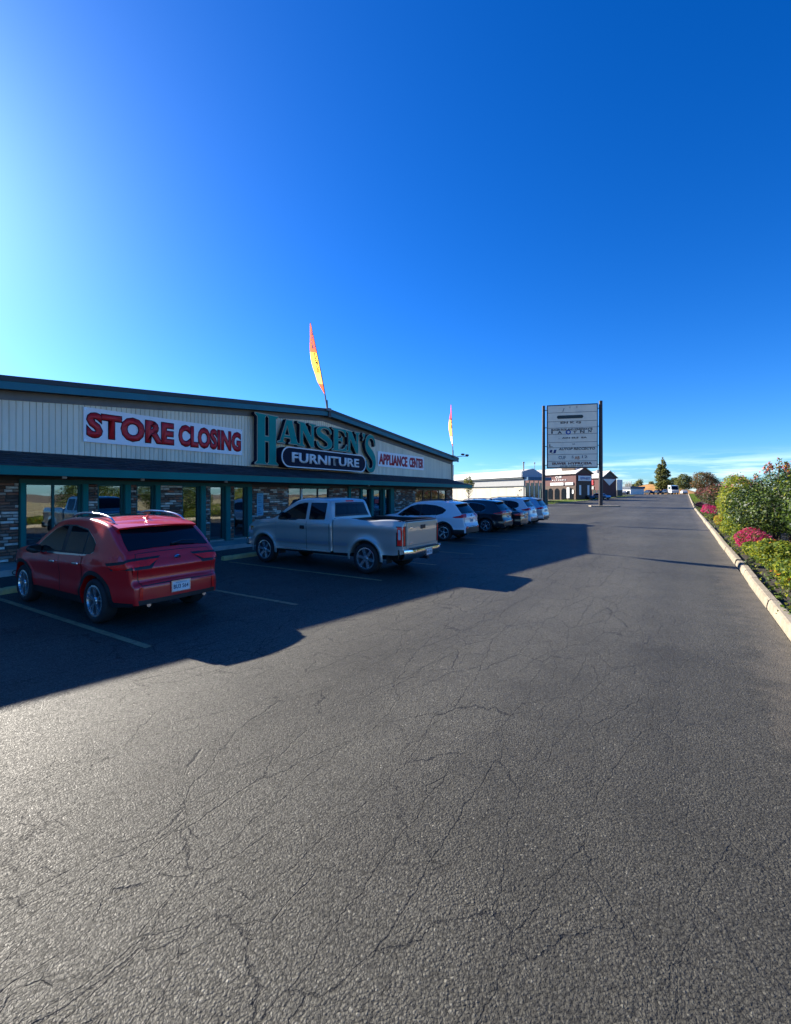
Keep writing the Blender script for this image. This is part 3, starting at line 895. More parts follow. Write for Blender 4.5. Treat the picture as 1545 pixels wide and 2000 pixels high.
sign = empty('letter_sign', (WX, 18, 3.2), 0, 'green raised serif letters of the shop name across the gable', 'shop sign')
LET = {
 'H': [[(0,0),(.48,0),(.48,.02),(.42,.06),(.42,.46),(.58,.46),(.58,.06),(.52,.02),(.52,0),(1,0),(1,.02),(.90,.07),(.90,.93),(1,.98),(1,1),(.52,1),(.52,.98),(.58,.93),(.58,.57),(.42,.57),(.42,.93),(.48,.98),(.48,1),(0,1),(0,.98),(.10,.93),(.10,.07),(0,.02)]],
 'A': [[(0,0),(.34,0),(.34,.05),(.26,.09),(.30,.24),(.57,.24),(.60,.09),(.52,.05),(.52,0),(1,0),(1,.05),(.92,.10),(.66,1),(.40,1),(.12,.10),(0,.05)], [(.33,.35),(.545,.35),(.44,.74)]],
 'N': [[(0,0),(.38,0),(.38,.05),(.28,.10),(.28,.64),(.70,0),(.86,0),(.86,.90),(.98,.95),(.98,1),(.60,1),(.60,.95),(.71,.90),(.71,.44),(.36,1),(0,1),(0,.95),(.13,.90),(.13,.10),(0,.05)]],
 'E': [[(0,0),(.93,0),(1,.32),(.93,.32),(.80,.14),(.66,.09),(.40,.09),(.40,.46),(.55,.46),(.62,.38),(.68,.38),(.68,.66),(.62,.66),(.55,.56),(.40,.56),(.40,.91),(.62,.91),(.77,.86),(.86,.70),(.93,.70),(.90,1),(0,1),(0,.95),(.12,.90),(.12,.10),(0,.05)]],
 "'": [[(.1,1),(.9,1),(1,.75),(.75,.35),(.2,0),(.1,.06),(.45,.45),(.1,.6),(0,.8)]],
}
def s_outline(n=44, ww=1.0):
    ctrl = [(.84,.70),(.80,.82),(.66,.915),(.46,.93),(.27,.86),(.20,.74),(.28,.61),(.46,.53),(.64,.45),(.77,.34),(.78,.20),(.66,.09),(.46,.065),(.27,.12),(.17,.22),(.14,.32)]
    wid = [.035,.05,.06,.062,.085,.115,.135,.145,.145,.135,.115,.085,.065,.06,.05,.035]
    pts, ws = [], []
    m = len(ctrl)
    for i in range(n+1):
        t = i/n*(m-1); k_ = min(int(t), m-2); f_ = t-k_
        p = [ctrl[max(0, k_-1)], ctrl[k_], ctrl[k_+1], ctrl[min(m-1, k_+2)]]
        def cr(a, b_, c, d): return .5*(2*b_ + (c-a)*f_ + (2*a-5*b_+4*c-d)*f_*f_ + (3*b_-a-3*c+d)*f_**3)
        pts.append((cr(*[q[0] for q in p]), cr(*[q[1] for q in p]))); ws.append(wid[k_]*(1-f_)+wid[k_+1]*f_)
    L_, R_ = [], []
    for i, p in enumerate(pts):
        a, c = pts[max(0, i-1)], pts[min(n, i+1)]
        dx, dy = c[0]-a[0], c[1]-a[1]; dl = math.hypot(dx, dy)
        nx, ny = -dy/dl, dx/dl
        L_.append((p[0]+nx*ws[i]*ww, p[1]+ny*ws[i]*ww*.75)); R_.append((p[0]-nx*ws[i]*ww, p[1]-ny*ws[i]*ww*.75))
    # serif spurs at the two ends
    out = [(.90, .66), (.84, .66)] + R_[1:] if False else R_
    o = L_ + list(reversed(R_))
    xs_ = [q[0] for q in o]; ys_ = [q[1] for q in o]
    return [((q[0]-min(xs_))/(max(xs_)-min(xs_)), (q[1]-min(ys_))/(max(ys_)-min(ys_))) for q in o]
LET['S'] = [s_outline()]
def letter(ch, y0, y1, z0, z1, x=WX+.16, depth=0.20, m=None):
    w_, h_ = y1-y0, z1-z0
    pl = [[(p[0]*w_, p[1]*h_) for p in q] for q in LET[ch]]
    me = setmat(shape_mesh(pl, depth, 0.020), M['tan_edge'] )
    # dark returns, tan rim on the front
    me.materials.append(M['navy'])
    for p in me.polygons:
        if abs(p.normal.z) < .5: p.material_index = 1
    o = on_wall(link('letter', me), x, y0, z0, sign)
    me2 = setmat(shape_mesh(pl, 0.02, -0.018), m or M['signteal'])
    f = link('letter_face', me2, o, (0, 0, depth+.002))
    return o
LETTERS = [('H', 13.19, 14.51, 3.26, 5.42), ('A', 14.46, 15.82, 4.28, 5.36), ('N', 15.72, 17.03, 4.24, 5.38), ('S', 17.02, 18.24, 4.22, 5.38),
           ('E', 18.22, 19.49, 4.24, 5.40), ('N', 19.40, 20.66, 4.22, 5.38), ("'", 20.86, 21.12, 4.98, 5.40), ('S', 21.14, 22.20, 3.23, 5.40)]
for a in LETTERS: letter(*a)

ov = empty('oval_sign', (WX, 18, 3.25), 0, 'navy pill-shaped sign reading FURNITURE with a white rim', 'shop sign')
def stadium(w_, h_, n=14):
    r_ = h_/2; p = []
    for i in range(n+1):
        t = -math.pi/2 + math.pi*i/n; p.append((w_-r_+r_*math.cos(t), r_+r_*math.sin(t)))
    for i in range(n+1):
        t = math.pi/2 + math.pi*i/n; p.append((r_+r_*math.cos(t), r_+r_*math.sin(t)))
    return p
oy0, oy1, oz0, oz1 = 14.46, 20.84, 3.20, 4.12
OX = WX + .10
q = shape_mesh([stadium(oy1-oy0, oz1-oz0)], .50); on_wall(link('sign_box', setmat(q, M['navy'])), OX, oy0, oz0, ov)
W_, H_ = oy1-oy0, oz1-oz0
rim_out = stadium(W_, H_); rim_in = [(p[0]*(W_-.10)/W_+.05, p[1]*(H_-.10)/H_+.05) for p in stadium(W_, H_)]
q = shape_mesh([rim_out, rim_in], .03); on_wall(link('sign_rim', setmat(q, M['white'])), OX+.502, oy0, oz0, ov)
q = setmat(text_mesh('FURNITURE', W_*.80, H_*.50, .03, .03), M['white']); on_wall(link('lettering', q), OX+.503, oy0+W_*.10, oz0+H_*.25, ov)

# ------------------------------------------------------------------ vehicles
def lerp_tab(tab, x):
    if x <= tab[0][0]: return tab[0][1]
    for (a, b), (c, d) in zip(tab, tab[1:]):
        if x <= c: return b + (d-b)*(x-a)/(c-a)
    return tab[-1][1]

def smooth_line(pts, step=0.03, corner=()):
    """Catmull-Rom through 2D points, kept monotonic in x"""
    out = []
    n = len(pts)
    for i in range(n-1):
        p0, p1, p2, p3 = pts[max(0, i-1)], pts[i], pts[i+1], pts[min(n-1, i+2)]
        d = math.hypot(p2[0]-p1[0], p2[1]-p1[1]); k = max(2, int(d/step))
        # limited tangents keep tight corners tidy
        def tan(a, b, c):
            d1 = max(1e-4, math.hypot(b[0]-a[0], b[1]-a[1])); d2 = max(1e-4, math.hypot(c[0]-b[0], c[1]-b[1]))
            if a == b or b == c: return (0, 0)
            u = ((b[0]-a[0])/d1+(c[0]-b[0])/d2)/2, ((b[1]-a[1])/d1+(c[1]-b[1])/d2)/2
            return u
        t1 = tan(p0, p1, p2) if i > 0 else ((p2[0]-p1[0])/d, (p2[1]-p1[1])/d)
        t2 = tan(p1, p2, p3) if i < n-2 else ((p2[0]-p1[0])/d, (p2[1]-p1[1])/d)
        for j in range(k):
            t = j/k; h00 = 2*t**3-3*t*t+1; h10 = t**3-2*t*t+t; h01 = -2*t**3+3*t*t; h11 = t**3-t*t
            out.append((h00*p1[0]+h10*d*t1[0]*.9+h01*p2[0]+h11*d*t2[0]*.9, h00*p1[1]+h10*d*t1[1]*.9+h01*p2[1]+h11*d*t2[1]*.9))
    out.append(pts[-1])
    return out

class Shell:
    """Car body surface: a side silhouette given width, rounded edges, tumblehome and corner plan curvature.
    x runs forward from the rear bumper, y to the left, z up."""
    def __init__(s, line, W, sill, axles, arch, belt, tum=0.33, rear=(0.75, .16), front=(1.0, .24), r=0.06, crown=0.035,
                 clad=0.0, cladarch=0.06, wheel_z=0.34, step=0.03, flare=0.02, roofz=1.6, tuck=0.05):
        s.W, s.sill, s.axles, s.arch, s.belt, s.tum = W, sill, axles, arch, belt, tum
        s.rear, s.front, s.r, s.crown, s.clad, s.cladarch, s.wz, s.flare, s.tuck = rear, front, r, crown, clad, cladarch, wheel_z, flare, tuck
        P = smooth_line(line, step)
        # extra stations round the wheel arches
        xs = []
        for a in axles:
            for k in range(-9, 10): xs.append(a + arch*0.999*math.sin(k/9*math.pi/2)); 
            for e in (.012, .05): xs += [a-arch-e, a+arch+e]
        px = [p[0] for p in P]
        for x in xs:
            if px[0]+.3 < x < px[-1]-.25:
                for i in range(len(P)-1):
                    if P[i][0] <= x < P[i+1][0]:
                        t = (x-P[i][0])/max(1e-6, P[i+1][0]-P[i][0])
                        if 0.03 < t < .97: P.insert(i+1, (x, P[i][1]+(P[i+1][1]-P[i][1])*t))
                        break
        s.x0, s.x1 = P[0][0], P[-1][0]
        s.P = P; n = len(P)
        s.N = []
        for i in range(n):
            a, b = P[max(0, i-1)], P[min(n-1, i+1)]
            dx, dz = b[0]-a[0], b[1]-a[1]; d = math.hypot(dx, dz) or 1
            s.N.append((dz/d, -dx/d))       # inward
        s.Q = []; lx = -9
        for (x, z), (nx, nz) in zip(P, s.N):
            qx, qz = x+nx*r, z+nz*r
            qx = max(qx, lx+1e-4); lx = qx
            s.Q.append((qx, qz))
        # normals point inward; make sure
    def w(s, x, z):
        w = s.W
        if z < .55: w -= s.tuck*min(1.6, ((.55-z)/.28)**2)
        zb = lerp_tab(s.belt, x)
        if z > zb:
            t = z-zb; w -= .018*min(1, t/.05) + s.tum*t**1.12
        w += .014*math.exp(-((z-zb+.10)/.07)**2) - .016*math.exp(-((z-.60)/.11)**2)
        for a in s.axles:
            d = math.hypot(x-a, z-s.wz); w += s.flare*math.exp(-((d-s.arch)/.10)**2)
        lr, ar = s.rear; lf, af = s.front
        u = x-s.x0
        if u < lr: w *= 1-ar*((lr-u)/lr)**2.3
        u = s.x1-x
        if u < lf: w *= 1-af*((lf-u)/lf)**2.3
        return w
    def zbot(s, x):
        z = lerp_tab(s.sill, x)
        for a in s.axles:
            d = abs(x-a)
            if d < s.arch: z = max(z, s.wz+math.sqrt(s.arch**2-d*d))
        return z
    def zclad(s, x):
        z = s.zbot(x)+.001
        if s.clad: z = max(z, s.clad(x) if callable(s.clad) else s.clad)
        if s.cladarch:
            for a in s.axles:
                d = abs(x-a); A = s.arch+s.cladarch
                if d < A: z = max(z, s.wz+math.sqrt(A*A-d*d))
        return z
    def pt(s, i):
        a = int(i); t = i-a
        if t < 1e-6: return s.P[a], s.N[a], s.Q[a]
        l = lambda p, q: (p[0]+(q[0]-p[0])*t, p[1]+(q[1]-p[1])*t)
        return l(s.P[a], s.P[a+1]), l(s.N[a], s.N[a+1]), l(s.Q[a], s.Q[a+1])
    def zs(s, z0, z1, n=6, rear=True):
        """stations (fractional) along the rear or front outline between two heights"""
        rng = range(len(s.P)-1) if rear else range(len(s.P)-2, -1, -1); out = []
        for k in range(n+1):
            z = z0+(z1-z0)*k/n
            for i in rng:
                a, b = s.P[i][1], s.P[i+1][1]
                if min(a, b) <= z <= max(a, b) and abs(b-a) > 1e-6:
                    out.append(min(len(s.P)-1.001, i+(z-a)/(b-a))); break
        return out if rear else list(reversed(out))
    def top(s, i, f):
        """point on the top/front/rear strip; f in -1..1 across"""
        (x, z), (nx, nz), (qx, qz) = s.pt(i)
        w = s.w(qx, qz)-s.r; c = s.crown*(1-f*f)
        return (x-nx*c, w*f, z-nz*c)
    def fil(s, i, k, side, off=0.0):
        (x, z), (nx, nz), (qx, qz) = s.pt(i); w = s.w(qx, qz); r = s.r
        a = k*math.pi/2
        return (qx-nx*(r*math.sin(a)+off*math.sin(a)), side*(w-r+(r+off)*math.cos(a)), qz-nz*(r*math.sin(a)+off*math.sin(a)))
    def body(s, name, paint, clad, parent, skip=None, zrear=.42, rows=12, mi2=None):
        A, B = MB(), MB()
        n = len(s.P)
        for side in (1, -1):
            ra, rb_ = [], []
            for i in range(n):
                x, zt_ = s.Q[i]; zb = min(s.zbot(x), zt_); zc = min(max(s.zclad(x), zb), zt_)
                ra.append([(x, side*s.w(x, z), z) for z in (zc+(zt_-zc)*j/rows for j in range(rows+1))])
                rb_.append([(x, side*(s.w(x, z)+.004), z) for z in (zb+(zc-zb)*j/3 for j in range(4))])
            A.grid(ra, flip=(side < 0)); (B if clad else A).grid(rb_, flip=(side < 0))
            fl = [[s.fil(i, k/4, side) for k in range(5)] for i in range(n)]
            A.grid(fl, flip=(side < 0))
            # returns into the wheel arch / sill
            A.grid([[r_[0], (r_[0][0], side*.55, r_[0][2])] for r_ in rb_], flip=(side > 0))
        K = 10
        for i in range(n-1):
            if skip and skip(s.P[i], s.N[i]): continue
            r0 = [s.top(i, 1-2*j/K) for j in range(K+1)]; r1 = [s.top(i+1, 1-2*j/K) for j in range(K+1)]
            tgt = B if (clad and max(s.P[i][1], s.P[i+1][1]) < zrear) else A
            tgt.grid([r0, r1])
        o = A.build(name, paint, parent, smooth=True, recalc=True, angle=50)
        if clad: B.build('lower_cladding', clad, parent, smooth=True, recalc=True, angle=50)
        return o
    def side_patch(s, name, mat, parent, lo, hi, side, off=.004, nx=14, nz=5, thick=.01):
        """patch on the side between two polylines lo(x), hi(x) given as point tables"""
        x0, x1 = max(lo[0][0], hi[0][0]), min(lo[-1][0], hi[-1][0])
        xs = sorted(set([x0+(x1-x0)*i/nx for i in range(nx+1)] + [p[0] for p in lo+hi if x0 <= p[0] <= x1]))
        g = []
        for x in xs:
            a, b = lerp_tab(lo, x), lerp_tab(hi, x)
            g.append([(x, side*(s.w(x, z)+off), z) for z in (a+(b-a)*j/nz for j in range(nz+1))])
        m = MB(); m.grid(g, flip=(side < 0))
        return m.build(name, mat, parent, smooth=True)
    def near(s, test): return [i for i in range(len(s.P)) if test(*s.P[i])]
    def top_patch(s, name, mat, parent, idx, f0, f1, off=.004, nf=8, f0b=None, f1b=None):
        g = []
        for q, i in enumerate(idx):
            t = q/max(1, len(idx)-1)
            a = f0+(f0b-f0)*t if f0b is not None else f0; b = f1+(f1b-f1)*t if f1b is not None else f1
            nx, nz = s.pt(i)[1]
            g.append([(p[0]-nx*off, p[1], p[2]-nz*off) for p in (s.top(i, b+(a-b)*j/nf) for j in range(nf+1))])
        m = MB(); m.grid(g)
        return m.build(name, mat, parent, smooth=True)
    def wrap_patch(s, name, mat, parent, idx, side, deep, fin, off=.008, deep2=None, fin2=None):
        """lamp wrapping a corner: runs along the side for `deep`, round the edge and across to fraction fin"""
        g = []
        for q, i in enumerate(idx):
            t = q/max(1, len(idx)-1)
            d = deep+((deep2 if deep2 is not None else deep)-deep)*t; fi = fin+((fin2 if fin2 is not None else fin)-fin)*t
            _, (nx, nz), (qx, qz) = s.pt(i); row = []
            for j in range(6):
                u = d*(1-j/6); x = qx+nx*u; z = qz+nz*u*.25
                row.append((x, side*(s.w(x, z)+off), z))
            for k in range(5): row.append(s.fil(i, k/4, side, off))
            for j in range(1, 7):
                f = side*(1+(fi-1)*j/6); p = s.top(i, f); row.append((p[0]-nx*off, p[1], p[2]-nz*off))
            g.append(row)
        m = MB(); m.grid(g, flip=(side > 0))
        return m.build(name, mat, parent, smooth=True)

def wheel(parent, x, y, side, r, wid, rim, style, seg=36):
    """one wheel: hub disc with tyre and rim as sub-parts; side=+1 faces +y"""
    hy = side*wid*.26; h = MB(); h.lathe([(0, hy-.02), (r*.665, hy-.02), (r*.665, hy+.02), (0, hy+.02)], 28, 'y')
    hub = h.build('wheel', M['darkalloy'], parent, loc=(x, y, r))
    t = MB(); ri = r*.70; hw = wid/2
    t.lathe([(ri, -hw*.85), (ri+.02, -hw), (r-.045, -hw*1.02), (r-.012, -hw*.86), (r, -hw*.6), (r, hw*.6), (r-.012, hw*.86), (r-.045, hw*1.02), (ri+.02, hw), (ri, hw*.85)], seg, 'y', closed=True)
    t.build('tyre', M['rubber'], hub, smooth=True, angle=40)
    q = MB(); yo = side*hw*.78
    q.lathe([(ri+.004, side*hw*.92), (ri-.022, side*hw*.95), (ri-.030, side*hw*.62), (ri-.030, side*hw*.55)], seg, 'y')
    q.lathe([(0.0, yo+side*.010), (.045, yo+side*.008), (.062, yo-side*.01), (.065, yo-side*.05)], 16, 'y')
    def spoke(a, w0, w1, tw=0.0):
        ca, sa = math.cos(a), math.sin(a); rr0, rr1 = .05, ri-.018
        def P(u, v, d):
            x_, z_ = u*ca - v*sa, u*sa + v*ca
            return (x_, d, z_)
        y0_, y1_ = yo, yo+side*.018
        q.add([P(rr0, -w0, y0_-side*.05), P(rr0, w0, y0_-side*.05), P(rr1, w1+tw, y1_-side*.05), P(rr1, -w1+tw, y1_-side*.05),
               P(rr0, -w0*.8, y0_), P(rr0, w0*.8, y0_), P(rr1, w1*.8+tw, y1_), P(rr1, -w1*.8+tw, y1_)],
              [(0, 1, 2, 3), (7, 6, 5, 4), (0, 4, 5, 1), (1, 5, 6, 2), (2, 6, 7, 3), (3, 7, 4, 0)])
    if style == 'twin':
        for k in range(5):
            a = 2*math.pi*k/5 + .3
            spoke(a-.10, .016, .014, -.016); spoke(a+.10, .016, .014, .016)
    elif style == 'six':
        for k in range(6): spoke(2*math.pi*k/6 + .2, .042, .044)
    else:
        for k in range(5): spoke(2*math.pi*k/5 + .5, .032, .040)
    q.build('rim', rim, hub, recalc=True)
    return hub

def plate(parent, x, y, z, tilt, main, top, w=.305, h=.155):
    """licence plate facing -x (rear)"""
    q = MB(); q.cbox(-.006, 0, -w/2, w/2, -h/2, h/2, .004)
    o = q.build('licence_plate', M['white'], parent, loc=(x, y, z), rot=(0, tilt, 0))
    fr = MB()
    for a in ((-w/2-.012, -w/2+.004, -h/2-.012, h/2+.012), (w/2-.004, w/2+.012, -h/2-.012, h/2+.012), (-w/2, w/2, -h/2-.012, -h/2+.004), (-w/2, w/2, h/2-.004, h/2+.012)):
        fr.box(-.010, -.001, a[0], a[1], a[2], a[3])
    fr.build('plate_frame', M['alloy'], o)
    PB = Matrix(((0, 0, -1, 0), (-1, 0, 0, 0), (0, 1, 0, 0), (0, 0, 0, 1)))
    ink = M['plate_ink']
    me = setmat(text_mesh(main, w*.84, h*.42, 0, .02), ink); t = link('plate_number', me, o); t.matrix_basis = Matrix.Translation((-.0075, w*.42, -h*.26)) @ PB
    if top:
        me = setmat(text_mesh(top, w*.62, h*.13, 0, .01), M['plate_blue']); t = link('plate_text', me, o); t.matrix_basis = Matrix.Translation((-.0075, w*.31, h*.28)) @ PB
    return o
M['plate_ink'] = pmat('plate_ink', (0.05, 0.06, 0.10), 0.5)
M['plate_blue'] = pmat('plate_blue', (0.06, 0.22, 0.40), 0.5)
M['badge'] = M['chrome']

def underbody(parent, L0, L1, hw, z0, z1, axles=(), arch=.4):
    q = MB(); q.box(L0, L1, -hw, hw, z0, z1)
    return q.build('underbody', M['black'], parent)

def mirror(parent, x, y, z, side, mat):
    q = MB()
    b = bmesh.new(); bmesh.ops.create_icosphere(b, subdivisions=2, radius=1)
    for v in b.verts:
        p = v.co; v.co = (x + p.x*.075*(1.0 if p.x > 0 else .55), y + side*.12 + p.y*.125, z + p.z*.082*(1-.2*p.y*side))
    b.verts.index_update(); q.add([v.co[:] for v in b.verts], [[v.index for v in f.verts] for f in b.faces]); b.free()
    o = q.build('door_mirror', mat, parent, smooth=True)
    q = MB(); q.box(x-.03, x+.03, min(y-side*.06, y+side*.05), max(y-side*.06, y+side*.05), z-.07, z-.02); q.build('mirror_arm', M['black'], o)
    q = MB(); q.box(x-.046, x-.042, y+side*.12-.085, y+side*.12+.085, z-.05, z+.055); q.build('mirror_glass', M['carglass'], o)
    return o

def suv(name, loc, rz, label, paint, spec):
    """crossover; the spec dict sets size, glass outline, lamps, trim"""
    g = spec
    L, W, H = g['L'], g['W'], g['H']
    t = empty(name, loc, rz, label, 'car', 'vehicles parked in front of the store')
    sh = Shell(g['line'], W, g['sill'], g['axles'], g['arch'], g['belt'], tum=g.get('tum', .30), rear=g.get('rear', (.75, .17)), front=(1.0, .26),
               r=g.get('r', .055), crown=.035, clad=g.get('clad', .38), cladarch=g.get('cladarch', .065), wheel_z=g['wr'], flare=.022)
    hi = g.get('detail', 1)
    sh.body('body', paint, M['black'] if g.get('clad', 1) else None, t, zrear=g.get('zrear', .44))
    underbody(t, .40, L-.4, W-.27, .25, .80)
    for i, ax in enumerate(g['axles']):
        for s in (1, -1): wheel(t, ax, s*(W-.115), s, g['wr'], .225, M[g.get('rim', 'alloy')], g.get('style', 'twin'))
    trim = M['chrome'] if g.get('chrome', True) else M['black']
    for s in (1, -1):
        lo, hi_ = g['glass_lo'], g['glass_hi']
        # bright strip round the side glass, then the black glass in pieces
        sh.side_patch('window_trim', trim, t, [(p[0], p[1]-.010) for p in lo], [(p[0], p[1]+.009) for p in hi_], s, .002, 22, 5)
        sh.side_patch('window_pillar', M['black'], t, lo, hi_, s, .004, 22, 5)
        for (a, b) in g['panes']:
            def cut(tab): return [(a, lerp_tab(tab, a))] + [p for p in tab if a < p[0] < b] + [(b, lerp_tab(tab, b))]
            sh.side_patch('side_window', M['carglass'], t, [(x, z+.012) for x, z in cut(lo)], [(x, z-.012) for x, z in cut(hi_)], s, .006, 10, 5)
        for (a, b, c) in g['doors']:
            zb = lambda x: max(sh.zclad(x)+.015, .36)
            ns = 9; xs = [a+(b-a)*k/ns for k in range(ns+1)]
            lo_ = [(x, zb(x)) for x in xs]; hi2 = [(x, lerp_tab(lo, x)-.022) for x in xs]
            sh.side_patch('door_seam', M['black'], t, [(a-.006, lo_[0][1]-.006)]+[(x, z-.006) for x, z in lo_[1:-1]]+[(b+.006, lo_[-1][1]-.006)], [(a-.006, hi2[0][1])]+hi2[1:-1]+[(b+.006, hi2[-1][1])], s, .0025, 10, 8)
            d = sh.side_patch('door', paint, t, lo_, hi2, s, .006, 12, 12)
            hz = lerp_tab(lo, c)-.13; hx = c
            q = MB(); y0 = sh.w(hx, hz)+.008
            q.cbox(hx-.095, hx+.095, min(s*y0, s*(y0+.032)), max(s*y0, s*(y0+.032)), hz-.018, hz+.018, .009); q.build('handle', trim if g.get('chrome', True) else paint, d, smooth=True)
        fx = g['glass_hi'][-1][0]-.03
        mx_ = g['mirror']; mirror(t, mx_[0], s*(sh.w(mx_[0], mx_[1])-.01), mx_[1], s, M[g.get('mirror_mat', 'black')])
    # rear and front glass
    z0, z1 = g['rglass']
    idx = sh.zs(z0, z1, 10)
    sh.top_patch('rear_window', M['carglass'], t, idx, -.97, .97, .005, f0b=-.90, f1b=.90)
    z0, z1 = g['wglass']
    idx = sh.zs(z0, z1, 10, False)
    sh.top_patch('windscreen', M['carglass'], t, idx, -.93, .93, .005, f0b=-.98, f1b=.98)
    # tail lamps
    for s in (1, -1):
        zt0, zt1 = g['tail']
        idx = sh.zs(zt0, zt1, 5)
        lamp = sh.wrap_patch('tail_light', M['redlens'], t, idx, s, g['tdeep'][0], g['tfin'][0], .018, g['tdeep'][1], g['tfin'][1])
        if g.get('tclear'):
            zc0, zc1 = g['tclear']; idx = sh.zs(zc0, zc1, 3)
            if len(idx) > 1: sh.wrap_patch('reversing_light', M['clearlens'], lamp, idx, s, .02, g['tcf'], .014)
        if g.get('tdark'):
            zc0, zc1 = g['tdark']; idx = sh.zs(zc0, zc1, 5)
            if len(idx) > 1: sh.wrap_patch('lamp_surround', M['black'], lamp, idx, s, g['tdeep'][0]+.05, g['tfin'][0]-.04, .009, g['tdeep'][1]+.05, g['tfin'][1]-.04)
        # reflector in the bumper
        if g.get('reflector'):
            za, zb_ = g['reflector']; idx = sh.zs(za, zb_, 4)
            if len(idx) > 1: sh.top_patch('reflector', M['redlens'], t, idx, *g.get('rspan', (.90, .97)) if s > 0 else [-v for v in reversed(g.get('rspan', (.90, .97)))], .012)
        idx = sh.zs(.68, .82, 4, False)
        if len(idx) > 1: sh.wrap_patch('headlight', M['clearlens'], t, idx, s, .35, .62, .01)
    # tailgate with its own edge, badge, plate, wiper, spoiler, rails
    zg0, zg1 = g['gate']
    idx = sh.zs(zg0, zg1, 48)
    sh.top_patch('tailgate_seam', M['black'], t, idx, -.918, .918, .003, f0b=-.893, f1b=.893)
    idx2 = idx[1:-1]
    tg = sh.top_patch('tailgate', paint, t, idx2, -.905, .905, .007, 12, f0b=-.88, f1b=.88)
    bi = sh.zs(g['badge'][0], g['badge'][0]+.001, 1)[0]
    bp = sh.top(bi, 0); nx, nz = sh.pt(bi)[1]
    q = MB(); q.lathe([(.038, -.002), (.055, -.004), (.055, -.022), (.040, -.022)], 20, 'x', closed=True)
    for k in (-.016, 0, .016): q.box(-.018, -.004, k-.006, k+.006, -.022+abs(k)*.3, .026-abs(k)*.4)
    q.build('badge', M['badge'], tg, loc=(bp[0]-nx*.006, 0, bp[2]-nz*.006), rot=(0, math.atan2(nz, nx), 0))
    pz = g['plate'][0]; pi = sh.zs(pz, pz+.001, 1)[0]; pp = sh.top(pi, 0)
    plate(t, pp[0]-.012, 0, pz, g['plate'][3] if len(g['plate']) > 3 else 0, g['plate'][1], g['plate'][2])
    wz = g['rglass'][0]; wi = sh.zs(wz+.02, wz+.021, 1)[0]; wp = sh.top(wi, 0); nx, nz = sh.pt(wi)[1]
    q = MB(); q.tube([(wp[0]-nx*.02, 0, wp[2]-nz*.02), (wp[0]-nx*.03+.02, -.20, wp[2]-nz*.03+.03), (wp[0]-nx*.03+.015, -.46, wp[2]-nz*.03+.02)], [.022, .011, .008], 8); q.build('rear_wiper', M['black'], t)
    # spoiler lip over the rear glass
    zr = g['rglass'][1]; si = int(sh.zs(zr, zr+.001, 1)[0])
    q = MB(); rows = []
    nose = g.get('spoiler', .22)
    for j in range(13):
        f = -.99+1.98*j/12
        p = sh.top(si+4, f); x0, z0 = p[0], p[2]
        back = nose*(1-.25*f*f)
        rows.append([(x0+.10, p[1], z0+.022), (x0-.02, p[1], z0+.012), (x0-back, p[1]*.985, z0-.035), (x0-back+.012, p[1]*.985, z0-.062), (x0-.06, p[1], z0-.075), (x0+.05, p[1], z0-.03)])
    q.grid(rows); q.f.append(tuple(range(len(q.v)-6, len(q.v)))); q.m.append(0); q.f.append(tuple(range(5, -1, -1))); q.m.append(0)
    q.build('spoiler', paint, t, smooth=True, recalc=True, angle=40)
    q = MB(); ps = sh.top(si+4, 0); q.cbox(ps[0]-nose-.004, ps[0]-nose+.03, -.14, .14, ps[2]-.062, ps[2]-.045, .004); q.build('brake_light', M['redlens'], t)
    if g.get('rails'):
        xa, xb = g['rails']
        for s in (1, -1):
            pts = []
            for k in range(15):
                x = xa+(xb-xa)*k/14; i = min(range(len(sh.P)), key=lambda j: abs(sh.P[j][0]-x) if sh.P[j][1] > 1.2 else 9)
                p = sh.top(i, .88*s); u = min(k, 14-k)/14
                pts.append((p[0], p[1], p[2] + (.012 if u == 0 else .045 + .02*min(1, u*4))))
            q = MB(); q.tube(pts, [.012]+[.019]*13+[.012], 8); q.build('roof_rail', M['alloy'] if g.get('chrome', True) else M['black'], t, smooth=True)
    if g.get('sunroof'):
        xa, xb = g['sunroof']; idx = sh.near(lambda x, z: xa <= x <= xb and z > 1.2)
        sh.top_patch('sunroof', M['carglass'], t, idx, -.78, .78, .004)
    q = MB(); i = min(range(len(sh.P)), key=lambda j: abs(sh.P[j][0]-g.get('ant', .95)) if sh.P[j][1] > 1.2 else 9); p = sh.top(i, 0)
    q.add([(p[0]-.09, 0, p[2]+.055), (p[0]-.08, .022, p[2]), (p[0]-.08, -.022, p[2]), (p[0]+.08, 0, p[2])], [(0, 1, 3), (0, 3, 2), (0, 2, 1)]); q.build('antenna_fin', paint, t)
    q = MB()
    for s in (1, -1): q.tube([(.03, s*.48, .315), (.45, s*.48, .29)], .032, 12)
    q.build('exhaust', M['chrome'] if g.get('chrome', True) else M['darkalloy'], t)
    return t, sh

